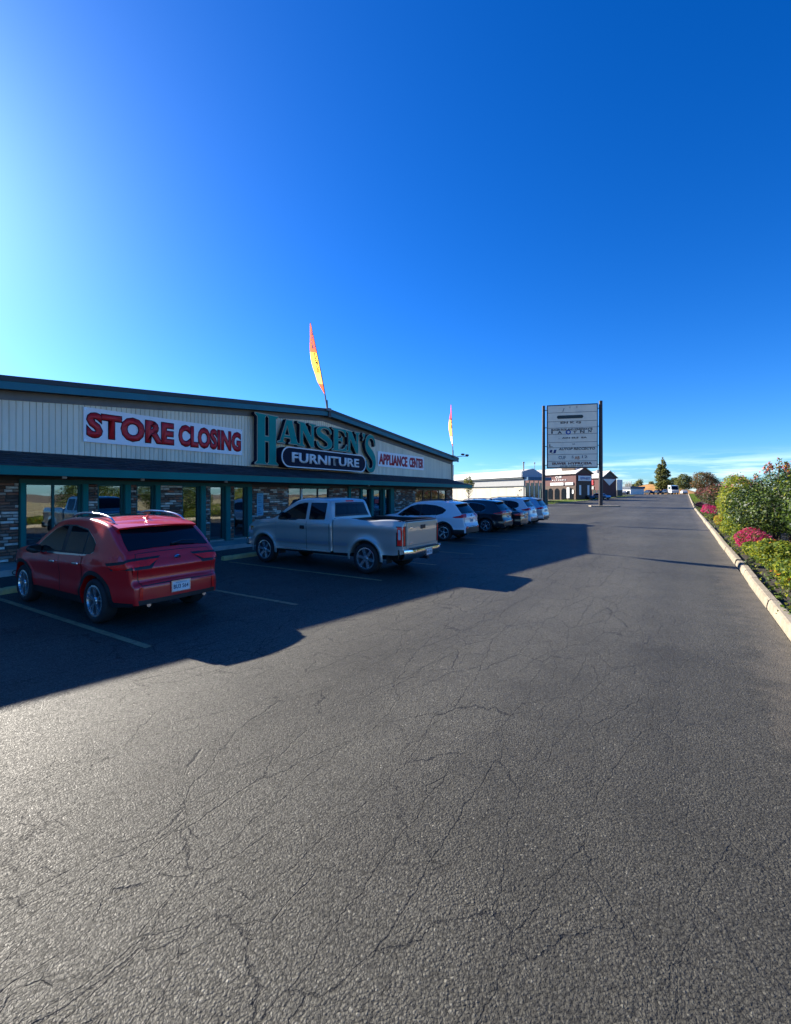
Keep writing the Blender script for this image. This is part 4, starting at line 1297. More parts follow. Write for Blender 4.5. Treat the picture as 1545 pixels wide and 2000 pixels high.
RED = dict(L=4.42, W=.89, H=1.62, wr=.345, arch=.405, axles=(.86, 3.50),
    line=[(0, .34), (.001, .44), (.002, .56), (.010, .625), (.060, .655), (.078, .74), (.066, .82), (.052, .865), (.070, .91), (.115, .985), (.155, 1.06), (.19, 1.10), (.36, 1.235), (.54, 1.385), (.67, 1.475), (.78, 1.52), (1.20, 1.585), (1.70, 1.605), (2.15, 1.58), (2.42, 1.515),
          (2.75, 1.33), (3.13, 1.10), (3.45, 1.045), (3.95, .96), (4.22, .86), (4.36, .72), (4.42, .55)],
    rear=(.95, .21), sill=[(0, .34), (.10, .32), (.40, .29), (1.4, .25), (2.9, .25), (3.95, .26), (4.25, .28), (4.42, .5)],
    belt=[(0, .98), (.8, 1.0), (2.9, .94), (3.4, .93), (4.42, .80)],
    glass_lo=[(.92, 1.105), (1.02, 1.055), (1.25, 1.025), (2.0, 1.00), (2.92, .985), (3.02, 1.01)],
    glass_hi=[(.92, 1.215), (1.05, 1.30), (1.30, 1.42), (1.75, 1.475), (2.15, 1.465), (2.42, 1.40), (2.75, 1.21), (3.02, 1.03)],
    panes=[(.94, 1.21), (1.26, 1.86), (2.0, 2.94)], doors=[(1.22, 2.0, 1.36), (2.02, 3.10, 2.20)], mirror=(2.80, 1.04),
    rglass=(1.13, 1.462), wglass=(1.12, 1.50), tail=(.898, .982), tdeep=(.22, .34), tfin=(.66, .40), tclear=None, tcf=.86, tdark=(.862, 1.022),
    reflector=(.42, .60), gate=(.61, 1.085), badge=(.965,), plate=(.545, 'BU3 S64', 'WASHINGTON'), rails=(.78, 2.25), sunroof=(1.25, 2.1), clad=.37, zrear=.415, spoiler=.24, ant=.98)
WHITE = dict(RED, L=4.60, H=1.68, wr=.355, arch=.42, axles=(.95, 3.61), W=.915,
    line=[(0, .36), (.001, .48), (.004, .60), (.03, .66), (.07, .76), (.09, .90), (.10, 1.04), (.17, 1.14), (.33, 1.33), (.50, 1.52), (.60, 1.60), (.72, 1.63), (1.25, 1.675), (1.85, 1.68), (2.25, 1.65), (2.55, 1.57),
          (2.95, 1.36), (3.35, 1.12), (3.70, 1.07), (4.15, .98), (4.42, .87), (4.55, .72), (4.60, .55)],
    rear=(.8, .18), sill=[(0, .36), (.12, .34), (.45, .31), (1.5, .27), (3.0, .27), (4.1, .28), (4.4, .30), (4.60, .5)],
    belt=[(0, 1.02), (.9, 1.04), (3.0, .98), (3.6, .97), (4.60, .82)],
    glass_lo=[(.86, 1.30), (1.0, 1.17), (1.25, 1.10), (2.1, 1.06), (3.05, 1.03), (3.2, 1.06)],
    glass_hi=[(.86, 1.32), (1.05, 1.42), (1.35, 1.50), (1.9, 1.545), (2.3, 1.53), (2.6, 1.45), (2.95, 1.25), (3.2, 1.08)],
    panes=[(.90, 1.30), (1.34, 2.02), (2.12, 3.1)], doors=[(1.32, 2.1, 1.46), (2.12, 3.26, 2.32)], mirror=(2.92, 1.10),
    rglass=(1.16, 1.57), wglass=(1.15, 1.56), tail=(1.0, 1.13), tdeep=(.26, .42), tfin=(.70, .52), tclear=None, tdark=None,
    reflector=(.55, .62), rspan=(.70, .92), gate=(.62, 1.15), badge=(1.06,), plate=(.88, '472 KRD', None), rails=(.95, 2.3), sunroof=None, chrome=False, mirror_mat='black', clad=.50, zrear=.62, spoiler=.28, style='five', ant=1.0)
DARK = dict(WHITE, tail=(.98, 1.10), tdeep=(.30, .40), tfin=(.30, .30), chrome=True, style='twin', rim='alloy', clad=.42, zrear=.5,
    glass_lo=[(.98, 1.20), (1.08, 1.12), (1.3, 1.085), (2.1, 1.06), (3.05, 1.03), (3.2, 1.06)], glass_hi=[(.98, 1.36), (1.1, 1.44), (1.4, 1.51), (1.9, 1.545), (2.3, 1.53), (2.6, 1.45), (2.95, 1.25), (3.2, 1.08)],
    panes=[(1.0, 1.32), (1.38, 2.04), (2.12, 3.1)], plate=(.80, '9RB 216', None))
BIG = dict(WHITE, L=4.90, W=.955, H=1.74, axles=(1.05, 3.90), wr=.37, arch=.44,
    line=[(0, .38), (.001, .50), (.004, .62), (.03, .70), (.06, .80), (.08, .94), (.11, 1.08), (.19, 1.20), (.34, 1.40), (.47, 1.58), (.56, 1.67), (.68, 1.70), (1.3, 1.745), (2.0, 1.745), (2.45, 1.71), (2.75, 1.63),
          (3.15, 1.41), (3.55, 1.17), (3.95, 1.11), (4.40, 1.02), (4.70, .90), (4.85, .74), (4.90, .56)],
    rear=(.8, .17), sill=[(0, .38), (.12, .36), (.5, .33), (1.6, .29), (3.2, .29), (4.4, .30), (4.7, .32), (4.90, .5)],
    belt=[(0, 1.06), (.9, 1.08), (3.2, 1.02), (3.8, 1.01), (4.90, .86)],
    glass_lo=[(.70, 1.26), (.82, 1.18), (1.2, 1.14), (2.2, 1.10), (3.2, 1.07), (3.4, 1.10)],
    glass_hi=[(.70, 1.40), (.85, 1.52), (1.2, 1.59), (2.0, 1.61), (2.45, 1.59), (2.75, 1.51), (3.1, 1.31), (3.4, 1.12)],
    panes=[(.74, 1.38), (1.44, 2.2), (2.30, 3.28)], doors=[(1.40, 2.28, 1.56), (2.30, 3.44, 2.5)], mirror=(3.08, 1.14),
    rglass=(1.22, 1.64), wglass=(1.20, 1.62), tail=(1.02, 1.16), tdeep=(.22, .40), tfin=(.66, .56), gate=(.66, 1.21), badge=(1.1,), plate=(.92, '6WT 803', None), rails=(.9, 2.6), clad=.40, zrear=.54)

HEAD = math.pi     # parked nose towards the store
red, _ = suv('red_suv', (-6.77, 4.40, 0.004), HEAD, 'red crossover SUV with silver roof rails parked nose-in beside the leftmost windows', M['p_red'], RED)
wh, _ = suv('white_suv', (-7.62, 18.72, 0.004), HEAD, 'white crossover SUV with dark side glass just beyond the silver pickup', M['p_white'], WHITE)
dk, _ = suv('dark_suv', (-7.72, 23.95, 0.004), HEAD, 'dark blue-black SUV with chrome window trim between the white SUVs', M['p_black'], DARK)
w2, _ = suv('white_suv', (-7.62, 28.55, 0.004), HEAD, 'large white SUV parked past the dark SUV near the store end', M['p_white'], BIG)
s3, _ = suv('silver_suv', (-7.62, 31.55, 0.004), HEAD, 'pale silver-blue SUV at the far end of the parked row', M['p_silver'], BIG)

# dark low saloon tucked between the dark SUV and the large white one
SEDAN = dict(RED, L=4.65, W=.90, H=1.42, axles=(1.0, 3.72), wr=.33, arch=.39,
    line=[(0, .32), (.001, .46), (.004, .60), (.02, .72), (.03, .86), (.06, .96), (.12, 1.01), (.45, 1.03), (.62, 1.05), (.95, 1.20), (1.30, 1.36), (1.65, 1.42), (2.1, 1.43), (2.5, 1.38), (2.95, 1.16), (3.25, 1.0), (3.6, .95), (4.2, .85), (4.5, .74), (4.62, .62), (4.65, .5)],
    rear=(.8, .18), sill=[(0, .32), (.12, .30), (.5, .26), (1.5, .22), (3.1, .22), (4.3, .22), (4.65, .45)], belt=[(0, .93), (1, .95), (3.2, .90), (4.65, .78)],
    glass_lo=[(1.0, 1.08), (1.2, 1.0), (2.1, .97), (3.1, .95)], glass_hi=[(1.0, 1.14), (1.35, 1.27), (1.8, 1.33), (2.3, 1.32), (2.6, 1.24), (3.1, .98)],
    panes=[(1.05, 2.0), (2.08, 3.0)], doors=[(1.36, 2.05, 1.5), (2.07, 3.1, 2.2)], mirror=(2.8, .98), rglass=(1.08, 1.37), wglass=(1.0, 1.37),
    tail=(.80, .95), tdeep=(.2, .3), tfin=(.6, .5), tclear=None, tdark=None, gate=(.62, .99), badge=(.9,), plate=(.72, '3LC 554', None), rails=None, sunroof=None, clad=0, cladarch=0, spoiler=.02, reflector=None, ant=1.5)
sd, _ = suv('black_saloon', (-7.55, 26.28, 0.004), HEAD, 'low black saloon car almost hidden between dark SUV and large white SUV', M['p_black'], SEDAN)

# ---- silver pickup
def pickup(loc, rz, label, paint):
    t = empty('silver_pickup', loc, rz, label, 'pickup truck', 'vehicles parked in front of the store')
    W, wr, ar = .965, .385, .465
    ax = (1.25, 4.87)
    belt = [(0, 1.24), (4.4, 1.24), (5.0, 1.15), (5.8, 1.0)]
    bed = Shell([(.16, .56), (.165, .70), (.168, 1.20), (.172, 1.315), (.20, 1.335), (1.2, 1.34), (2.27, 1.345), (2.298, 1.33), (2.30, 1.24), (2.302, .52)], W, [(.16, .56), (.4, .52), (2.31, .47)],
                (ax[0],), ar, belt, tum=.10, rear=(.3, .05), front=(.2, .001), r=.040, crown=0.0, clad=0, cladarch=0, wheel_z=wr, flare=.035, tuck=.03)
    bed.body('bed_side', paint, None, t, skip=lambda p, n: p[0] > .19 and p[1] > 1.325)
    # bed inside: floor, inner walls, rail caps
    q = MB()
    for s in (1, -1):
        q.box(.25, 2.22, min(s*.84, s*.86), max(s*.84, s*.86), .78, 1.33)
    q.box(.25, 2.22, -.84, .84, .74, .78); q.box(2.20, 2.235, -.84, .84, .78, 1.33)
    for s in (1, -1): q.box(.86, 1.66, min(s*.60, s*.835), max(s*.60, s*.835), .781, 1.0)
    q.build('bed_liner', M['black'], t)
    for s in (1, -1):
        q = MB(); q.cbox(.24, 2.28, min(s*.835, s*.925), max(s*.835, s*.925), 1.331, 1.352, .008); q.build('rail_cap', M['black'], t)
    cab = Shell([(2.325, .50), (2.33, .8), (2.335, 1.22), (2.345, 1.32), (2.40, 1.50), (2.47, 1.74), (2.52, 1.815), (2.62, 1.85), (3.0, 1.875), (3.45, 1.86), (3.72, 1.80), (4.10, 1.58), (4.47, 1.33), (4.62, 1.29), (5.1, 1.25), (5.45, 1.17), (5.60, 1.06), (5.66, .90), (5.67, .62)],
                W, [(2.32, .47), (4.0, .45), (5.3, .45), (5.55, .48), (5.67, .6)], (ax[1],), ar, belt, tum=.26, rear=(.12, .002), front=(.8, .13), r=.05, crown=.03, clad=0, cladarch=0, wheel_z=wr, flare=.035, tuck=.03)
    cab.body('cab', paint, None, t)
    underbody(t, .35, 5.4, W-.30, .36, .80)
    for a in ax:
        for s in (1, -1): wheel(t, a, s*(W-.125), s, wr, .255, M['alloy'], 'six')
    lo = [(2.52, 1.315), (4.22, 1.285), (4.34, 1.31)]; hi = [(2.52, 1.70), (2.60, 1.745), (3.40, 1.745), (3.62, 1.70), (4.0, 1.51), (4.34, 1.325)]
    def cut(tab, a, b): return [(a, lerp_tab(tab, a))] + [p for p in tab if a < p[0] < b] + [(b, lerp_tab(tab, b))]
    for s in (1, -1):
        for (a, b) in ((2.60, 3.13), (3.28, 4.30)):
            cab.side_patch('window_seal', M['black'], t, [(x, z-.02) for x, z in cut(lo, a-.02, b+.02)], [(x, z+.018) for x, z in cut(hi, a-.02, b+.02)], s, .004, 10, 4)
            cab.side_patch('side_window', M['carglass'], t, cut(lo, a, b), cut(hi, a, b), s, .007, 10, 5)
        for (a, b, hx) in ((2.42, 3.20, None), (3.22, 4.38, 3.36)):
            xs = [a+(b-a)*k/8 for k in range(9)]
            l2 = [(x, max(.50, cab.zbot(x)+.02)) for x in xs]; h2 = [(x, lerp_tab(lo, x)-.035) for x in xs]
            cab.side_patch('door_seam', M['black'], t, [(xs[0]-.007, l2[0][1]-.008)]+[(x, z-.008) for x, z in l2[1:-1]]+[(xs[-1]+.007, l2[-1][1]-.008)], [(xs[0]-.007, h2[0][1])]+h2[1:-1]+[(xs[-1]+.007, h2[-1][1])], s, .003, 10, 8)
            d = cab.side_patch('door', paint, t, l2, h2, s, .007, 12, 12)
            m_ = cab.side_patch('side_moulding', M['p_silver'], d, [(xs[0]+.01, .66), (xs[-1]-.01, .66)], [(xs[0]+.01, .745), (xs[-1]-.01, .745)], s, .022, 8, 2)
            if hx:
                y0 = cab.w(hx, 1.10); q = MB(); q.cbox(hx-.08, hx+.08, min(s*(y0-.0), s*(y0+.025)), max(s*(y0-.0), s*(y0+.025)), 1.045, 1.14, .012); q.build('handle', M['black'], d)
        bed.side_patch('side_moulding', M['p_silver'], t, [(1.80, .66), (2.28, .66)], [(1.80, .745), (2.28, .745)], s, .020, 6, 2)
        cab.side_patch('side_moulding', M['p_silver'], t, [(4.42, .66), (4.46, .66)], [(4.42, .745), (4.46, .745)], s, .02, 3, 2)
        # wheel arch flares
        for a, shl in ((ax[0], bed), (ax[1], cab)):
            q = MB(); rows = []
            for k in range(21):
                th = math.pi*(k/20)*1.06 - .09
                row = []
                for rr, off in ((ar-.004, .004), (ar+.0, .014), (ar+.04, .014), (ar+.07, .004)):
                    x = a+rr*math.cos(th); z = wr+rr*math.sin(th)
                    row.append((x, s*(shl.w(x, z)+off), z))
                rows.append(row)
            q.grid(rows, flip=(s > 0)); q.build('arch_flare', paint, t, smooth=True)
        # lower sill trim
        cab.side_patch('rocker_trim', M['alloy'], t, [(2.36, .465), (4.36, .465)], [(2.36, .505), (4.36, .505)], s, .014, 8, 2)
        mirror(t, 4.06, s*(cab.w(4.0, 1.40)-.01), 1.42, s, M['black'])
        # upright tail lamps
        idx = bed.near(lambda x, z: .76 <= z <= 1.20 and x < .3)
        rows_z = [.76 + .44*k/10 for k in range(11)]
        q = MB(); g = []
        for z in rows_z:
            x = lambda u: .168
            wv = bed.w(.21, z)
            g.append([(.31, s*(bed.w(.31, z)+.008), z), (.26, s*(bed.w(.26, z)+.010), z), (.21, s*(wv+.010), z), (.170, s*(wv-.02), z), (.156, s*(wv-.045), z), (.156, s*(wv-.085), z)])
        q.grid(g, flip=(s > 0)); lamp = q.build('tail_light', M['redlens'], t, smooth=True)
        q = MB(); g = []
        for z in (.90, .95, 1.0, 1.05, 1.10, 1.14):
            wv = bed.w(.21, z); g.append([(.285, s*(bed.w(.285, z)+.013), z), (.25, s*(bed.w(.25, z)+.014), z), (.225, s*(bed.w(.225, z)+.013), z)])
        q.grid(g, flip=(s > 0)); q.build('clear_lens', M['clearlens'], lamp, smooth=True)
        q = MB(); g = []
        for z in (.74, .98, 1.22):
            wv = bed.w(.21, z); g.append([(.345, s*(bed.w(.345, z)+.005), z), (.28, s*(bed.w(.28, z)+.005), z), (.21, s*(wv+.004), z), (.166, s*(wv-.02), z), (.160, s*(wv-.13), z)])
        q.grid(g, flip=(s > 0)); q.build('lamp_surround', M['black'], lamp, smooth=True)
        idx = cab.zs(.85, 1.06, 4, False)
        if len(idx) > 1: cab.wrap_patch('headlight', M['clearlens'], t, idx, s, .22, .66, .012)
        q = MB(); y0 = cab.w(5.42, .98); q.cbox(5.36, 5.47, min(s*(y0-.01), s*(y0+.012)), max(s*(y0-.01), s*(y0+.012)), .93, 1.05, .006); q.build('side_marker', M['amber'], t)
    # rear cab window, three panes
    idx = cab.zs(1.385, 1.755, 8)
    seal = cab.top_patch('rear_window', M['black'], t, idx, -.90, .90, .004, f0b=-.84, f1b=.84)
    idx = idx[1:-1]
    for a, b in ((-.86, -.27), (-.255, .255), (.27, .86)): cab.top_patch('pane', M['carglass'], seal, idx, a, b, .008, f0b=a*.94, f1b=b*.94)
    idx = cab.zs(1.37, 1.79, 8, False)
    cab.top_patch('windscreen', M['carglass'], t, idx, -.9, .9, .005)
    q = MB(); q.cbox(2.46, 2.50, -.17, .17, 1.785, 1.825, .01); q.build('high_brake_light', M['redlens'], t)
    # tailgate
    q = MB(); q.cbox(.135, .215, -.775, .775, .735, 1.325, .022); tg = q.build('tailgate', paint, t)
    q = MB(); q.cbox(.14, .215, -.775, .775, 1.327, 1.352, .010); q.build('tailgate_cap', M['black'], tg)
    q = MB(); q.cbox(.118, .137, -.12, .12, 1.125, 1.225, .012); q.build('tailgate_handle', M['black'], tg)
    q = MB(); q.cbox(.128, .136, .52, .66, 1.16, 1.185, .003); q.cbox(.128, .136, .52, .64, .80, .825, .003); q.build('badge', M['chrome'], tg)
    q = MB(); q.box(.139, .20, -.785, .785, .66, .73); q.build('tail_sill', paint, t)
    # step bumper
    q = MB(); n = 18; prof = []
    for k in range(n+1):
        y = -.97 + 1.94*k/n; u = abs(y)/.97
        prof.append((-.02 + .16*max(0, u-.62)**1.6*4.0, y))
    rows = []
    for (x, y) in prof:
        rows.append([(x+.05, y, .665), (x, y, .655), (x-.01, y, .60), (x+.0, y, .50), (x+.05, y, .44), (x+.16, y, .43), (x+.17, y, .66), (x+.05, y, .665)])
    q.grid(rows); bp = q.build('rear_bumper', M['chrome'], t, smooth=True, recalc=True, angle=35)
    q = MB(); q.cbox(.0, .155, -.70, .70, .664, .678, .005); q.build('step_pad', M['black'], bp)
    plate(t, -.035, -.02, .555, 0, '4HD 72R', None, w=.30, h=.15)
    q = MB(); q.tube([(.0, 0, .40), (.30, 0, .40)], .032, 8); q.cbox(-.02, .06, -.05, .05, .37, .43, .01); q.build('tow_hitch', M['post_steel'], t)
    q = MB(); q.cbox(5.60, 5.74, -.90, .90, .48, .70, .04); q.build('front_bumper', M['chrome'], t)
    q = MB(); q.cbox(5.62, 5.69, -.60, .60, .76, 1.06, .02); q.build('grille', M['black'], t)
    q = MB()
    for s in (1, -1): q.box(.62, .64, min(s*.70, s*.93), max(s*.70, s*.93), .30, .62); q.box(4.26, 4.28, min(s*.70, s*.93), max(s*.70, s*.93), .30, .55)
    q.build('mud_flap', M['rubber'], t)
    return t
pickup((-5.42, 10.36, 0.004), HEAD, 'silver extended-cab pickup truck with open bed and chrome bumper, rear to the lot', M['p_pewter'])

# ------------------------------------------------------------------ vegetation
def leaf_cloud(name, parent, lobes, n, ln, wd, mats, weights, seed, shell=(0.50, 1.0), up=0.25, flat=0.0, zmin=None, jitter=0.12, zband=None):
    rg = np.random.default_rng(seed)
    lobes = np.array(lobes, float)
    vol = (lobes[:, 3]*lobes[:, 4] + lobes[:, 3]*lobes[:, 5] + lobes[:, 4]*lobes[:, 5])
    li = rg.choice(len(lobes), n*2, p=vol/vol.sum())
    d = rg.normal(size=(n*2, 3)); d /= np.linalg.norm(d, axis=1)[:, None]
    L = lobes[li]
    r_ = rg.uniform(shell[0]**2, shell[1]**2, n*2)**.5 * (1 + rg.normal(size=n*2)*jitter*.5)
    c = L[:, :3] + d*L[:, 3:]*r_[:, None]
    inside = np.zeros(n*2, bool)
    for k in range(len(lobes)):
        q = np.sum(((c-lobes[k, :3])/(lobes[k, 3:]*.72))**2, axis=1) < 1
        inside |= q & (li != k)
    ok = ~inside
    if zmin is not None: ok &= c[:, 2] > zmin
    if zband is not None: ok &= (c[:, 2] > zband[0])
    c, d, L = c[ok][:n], d[ok][:n], L[ok][:n]; m = len(c)
    nr = d/np.maximum(L[:, 3:], .05); nr /= np.linalg.norm(nr, axis=1)[:, None]
    nr = nr + rg.normal(size=(m, 3))*.75 + np.array([0, 0, up]); nr /= np.linalg.norm(nr, axis=1)[:, None]
    t = np.cross(nr, rg.normal(size=(m, 3))); t /= np.linalg.norm(t, axis=1)[:, None]
    b = np.cross(nr, t)
    s = rg.uniform(.65, 1.3, m)[:, None]
    a, w_ = ln*.5*s, wd*.5*s*rg.uniform(.8, 1.2, m)[:, None]
    v = np.empty((m, 4, 3))
    v[:, 0] = c - t*a; v[:, 1] = c + b*w_ + nr*w_*.35; v[:, 2] = c + t*a - nr*a*.25; v[:, 3] = c - b*w_ + nr*w_*.35
    me = bpy.data.meshes.new(name)
    me.vertices.add(m*4); me.vertices.foreach_set('co', v.reshape(-1))
    me.loops.add(m*4); me.polygons.add(m)
    me.loops.foreach_set('vertex_index', np.arange(m*4, dtype=np.int32))
    me.polygons.foreach_set('loop_start', np.arange(0, m*4, 4, dtype=np.int32))
    me.polygons.foreach_set('loop_total', np.full(m, 4, np.int32))
    for q in mats: me.materials.append(q)
    wts = np.array(weights, float); wts /= wts.sum()
    me.polygons.foreach_set('material_index', rg.choice(len(mats), m, p=wts).astype(np.int32))
    me.update(calc_edges=True)
    return link(name, me, parent)

GL = {
 'deep': leafmat('deep_green_leaf', (0.024, 0.046, 0.012), 0.15, 0.34, .4),
 'mid': leafmat('mid_green_leaf', (0.085, 0.135, 0.016), 0.35, 0.46, .4),
 'lime': leafmat('yellow_green_leaf', (0.24, 0.25, 0.018), 0.45, 0.4, .3),
 'olive': leafmat('olive_leaf', (0.085, 0.088, 0.022), 0.35, 0.45, .4),
 'bronze': leafmat('bronze_leaf', (0.150, 0.070, 0.030), 0.35, 0.45, .4),
 'rust': leafmat('rust_leaf', (0.200, 0.075, 0.025), 0.4, 0.45, .35),
 'plum': leafmat('plum_leaf', (0.130, 0.035, 0.045), 0.35, 0.45, .4),
 'pink': leafmat('pink_petal', (0.62, 0.16, 0.22), 0.4, 0.5, .3),
 'magenta': leafmat('magenta_petal', (0.34, 0.014, 0.10), 0.4, 0.5, .3),
 'crimson': leafmat('crimson_petal', (0.34, 0.018, 0.05), 0.4, 0.5, .3),
 'orange': leafmat('orange_petal', (0.62, 0.22, 0.03), 0.4, 0.5, .3),
 'cone': leafmat('tree_leaf', (0.19, 0.19, 0.045), 0.5, 0.45, .5, .6),
}
def lumps(cx, cy, cz, rx, ry, rz, k, seed, s=(.45, .7)):
    rr = random.Random(seed); out = [(cx, cy, cz, rx*.8, ry*.8, rz*.8)]
    for i in range(k):
        a = rr.uniform(0, 2*math.pi); e = rr.uniform(-.35, 1.0)
        sc = rr.uniform(*s); ce = math.cos(e*1.3)
        out.append((cx+rx*.62*ce*math.cos(a), cy+ry*.66*ce*math.sin(a), cz+rz*.62*math.sin(e*1.3), rx*sc*.75, ry*sc*.62, rz*sc*.7))
    return out

def stems(parent, n, rx, ry, h, seed, r=.03, name='stem'):
    rr = random.Random(seed)
    for i in range(n):
        a = rr.uniform(0, 6.28); q = MB()
        bx, by = rr.uniform(-.25, .25)*rx, rr.uniform(-.25, .25)*ry
        pts = [(bx, by, -.1), (bx+.25*rx*math.cos(a), by+.25*ry*math.sin(a), h*.35), (bx+.55*rx*math.cos(a+.3), by+.55*ry*math.sin(a+.3), h*.75)]
        q.tube(pts, [r*1.3, r, r*.5], 7); q.build(name, M['wood'], parent)

def bush(name, x, y, rx, ry, h, label, cat, n, ln, wd, mix, seed, k=7, group=None, flowers=None, nst=4, up=.25):
    z = zt(y)
    t = empty(name, (x, y, z+.03), 0, label, cat, group)
    lb = lumps(0, 0, h*.52, rx, ry, h*.52, k, seed)
    leaf_cloud('foliage', t, lb, n, ln, wd, [GL[m] for m, _ in mix], [w for _, w in mix], seed, zmin=.03, up=up)
    if flowers:
        fm, nf, fl, zb = flowers
        leaf_cloud('blossoms', t, [(a, b_, c, d*1.04, e*1.04, f*1.05) for a, b_, c, d, e, f in lb], nf, fl, fl*.8, [GL[m] for m, _ in fm], [w for _, w in fm], seed+1, shell=(.95, 1.05), zband=(zb*h, 0), up=.8)
    stems(t, nst, rx, ry, h, seed, max(.012, h*.012))
    return t

glossy = bush('glossy_bush', 3.40, 22.0, 1.85, 3.7, 3.20, 'big dark green glossy-leaved bush topped with pink and orange new shoots', 'bush', 24000, .10, .050, [('deep', 8), ('mid', 3), ('lime', .4)], 21, 9, flowers=([('pink', 5), ('rust', 3), ('orange', 1.5)], 520, .085, .84), nst=6)
bush('yellow_bush', 2.35, 29.0, 1.22, 3.8, 2.85, 'yellow-green bush with pink tips, between the glossy bush and the purple one', 'bush', 11000, .10, .05, [('lime', 6), ('mid', 5), ('olive', 2)], 22, 8, flowers=([('pink', 5), ('rust', 2)], 320, .08, .80))
bush('glossy_bush', 3.9, 15.8, 1.7, 3.0, 3.0, 'glossy green bush at the near right end of the planting bed', 'bush', 15000, .10, .050, [('deep', 7), ('mid', 4), ('lime', .5)], 23, 8, flowers=([('pink', 5), ('rust', 3)], 220, .08, .86))
# upright shoots standing clear of the crown
def shoot(parent, x, y, z, h, seed, mix):
    rr = random.Random(seed); q = MB(); dx, dy = rr.uniform(-.12, .12), rr.uniform(-.12, .12)
    q.tube([(x, y, z-.3), (x+dx*.5, y+dy*.5, z+h*.5), (x+dx, y+dy, z+h)], [.012, .010, .006], 6)
    o = q.build('shoot', M['wood'], parent)
    leaf_cloud('shoot_leaves', o, [(x+dx*.7, y+dy*.7, z+h*.55, .09, .09, h*.62)], 30, .11, .05, [GL[m] for m, _ in mix], [w for _, w in mix], seed)
for i, (x, y, z, h) in enumerate([(-.7, -1.6, 2.75, .42), (-.8, -.7, 2.80, .30), (-.7, .6, 2.85, .22), (-.6, 1.5, 2.75, .34), (-.2, -2.2, 2.7, .50), (-.5, -1.9, 2.75, .26), (-.9, 2.2, 2.55, .25), (-.3, -.2, 2.9, .2), (.1, -1.2, 2.9, .32)]):
    shoot(glossy, x, y, z, h, 300+i, [('rust', 3), ('pink', 1.5), ('mid', 3), ('orange', 1)])
bush('flower_mound', 1.92, 19.5, .50, 1.9, .84, 'large magenta flower mound spilling towards the kerb in front of the glossy bush', 'flowers', 2600, .06, .03, [('deep', 3), ('mid', 5)], 31, 7, 'flower mounds in the planting bed', ([('magenta', 6), ('crimson', 4), ('pink', .5)], 2300, .055, .28), 3)
bush('flower_mound', 1.9, 50, .62, 3.2, 1.0, 'magenta flower mound below the purple-topped bush', 'flowers', 900, .10, .05, [('deep', 3), ('mid', 4)], 32, 6, 'flower mounds in the planting bed', ([('magenta', 6), ('crimson', 2)], 1500, .10, .35), 2)
bush('flower_mound', 1.95, 77, .5, 3.0, .8, 'small red flower clump farthest along the kerb', 'flowers', 500, .13, .06, [('olive', 3), ('bronze', 4)], 33, 5, 'flower mounds in the planting bed', ([('crimson', 6), ('pink', 1)], 500, .12, .4), 2)
bush('marigold_plant', 1.92, 14.9, .52, 1.4, .84, 'bright green leafy plant with a few orange flowers, nearest the camera', 'plant', 5200, .085, .035, [('mid', 6), ('lime', 4)], 34, 7, flowers=([('orange', 1)], 26, .075, .55), nst=3, up=.5)
bush('marigold_plant', 1.92, 12.1, .48, 1.2, .66, 'low green plant beside the near kerb, right of the orange flowers', 'plant', 2400, .085, .035, [('mid', 6), ('lime', 3)], 35, 7, flowers=([('orange', 1)], 24, .07, .55), nst=3, up=.5)
bush('leafy_shrub', 1.80, 22.0, .36, 1.2, .62, 'low green shrub at the kerb just beyond the large magenta mound', 'plant', 1900, .085, .04, [('lime', 2), ('mid', 6), ('deep', 2)], 46, 6, nst=3, up=.5)
bush('leafy_shrub', 1.84, 17.1, .40, 1.1, .62, 'bushy green shrub at the kerb between the magenta mound and the orange-flowered plant', 'plant', 2200, .08, .038, [('lime', 3), ('mid', 6), ('deep', 1)], 47, 6, nst=3, up=.5)
bush('leafy_shrub', 1.90, 24.6, .50, 2.6, 1.25, 'light green leafy shrub at the kerb in front of the yellow bush', 'plant', 4200, .10, .045, [('lime', 3), ('mid', 6), ('deep', 2)], 39, 7, nst=3, up=.5)
bush('groundcover_plant', 1.72, 28.4, .28, 1.6, .50, 'small yellow-green plant between the kerb and the yellow bush', 'plant', 1100, .07, .035, [('lime', 6), ('mid', 3)], 36, 4, nst=2, up=.5)
bush('groundcover_plant', 1.82, 34.8, .34, 2.0, .75, 'low golden shrub with orange tips behind the yellow bush', 'plant', 1300, .09, .045, [('lime', 5), ('rust', 2), ('orange', 1)], 37, 5, nst=2)
bush('groundcover_plant', 1.75, 41.5, .32, 2.2, .5, 'low olive shrub beside the kerb ahead of the magenta mound', 'plant', 900, .10, .05, [('olive', 5), ('mid', 2)], 38, 5, nst=2)
for i, (x, y, rx, ry, h, lab) in enumerate([(3.6, 66, 1.75, 5.0, 3.05, 'dark shrub with plum-red tips, nearest of the purple row'), (3.5, 83, 1.6, 5.5, 2.9, 'plum-tipped shrub in the middle of the purple row'), (3.3, 102, 1.5, 6, 2.6, 'plum-tipped shrub farthest along the purple row')]):
    bush('purple_shrub', x, y, rx, ry, h, lab, 'bush', 4200, .20, .09, [('deep', 5), ('olive', 3), ('plum', 2)], 41+i, 7, 'purple-tipped shrubs along the kerb', ([('plum', 5), ('rust', 2)], 900, .16, .60))

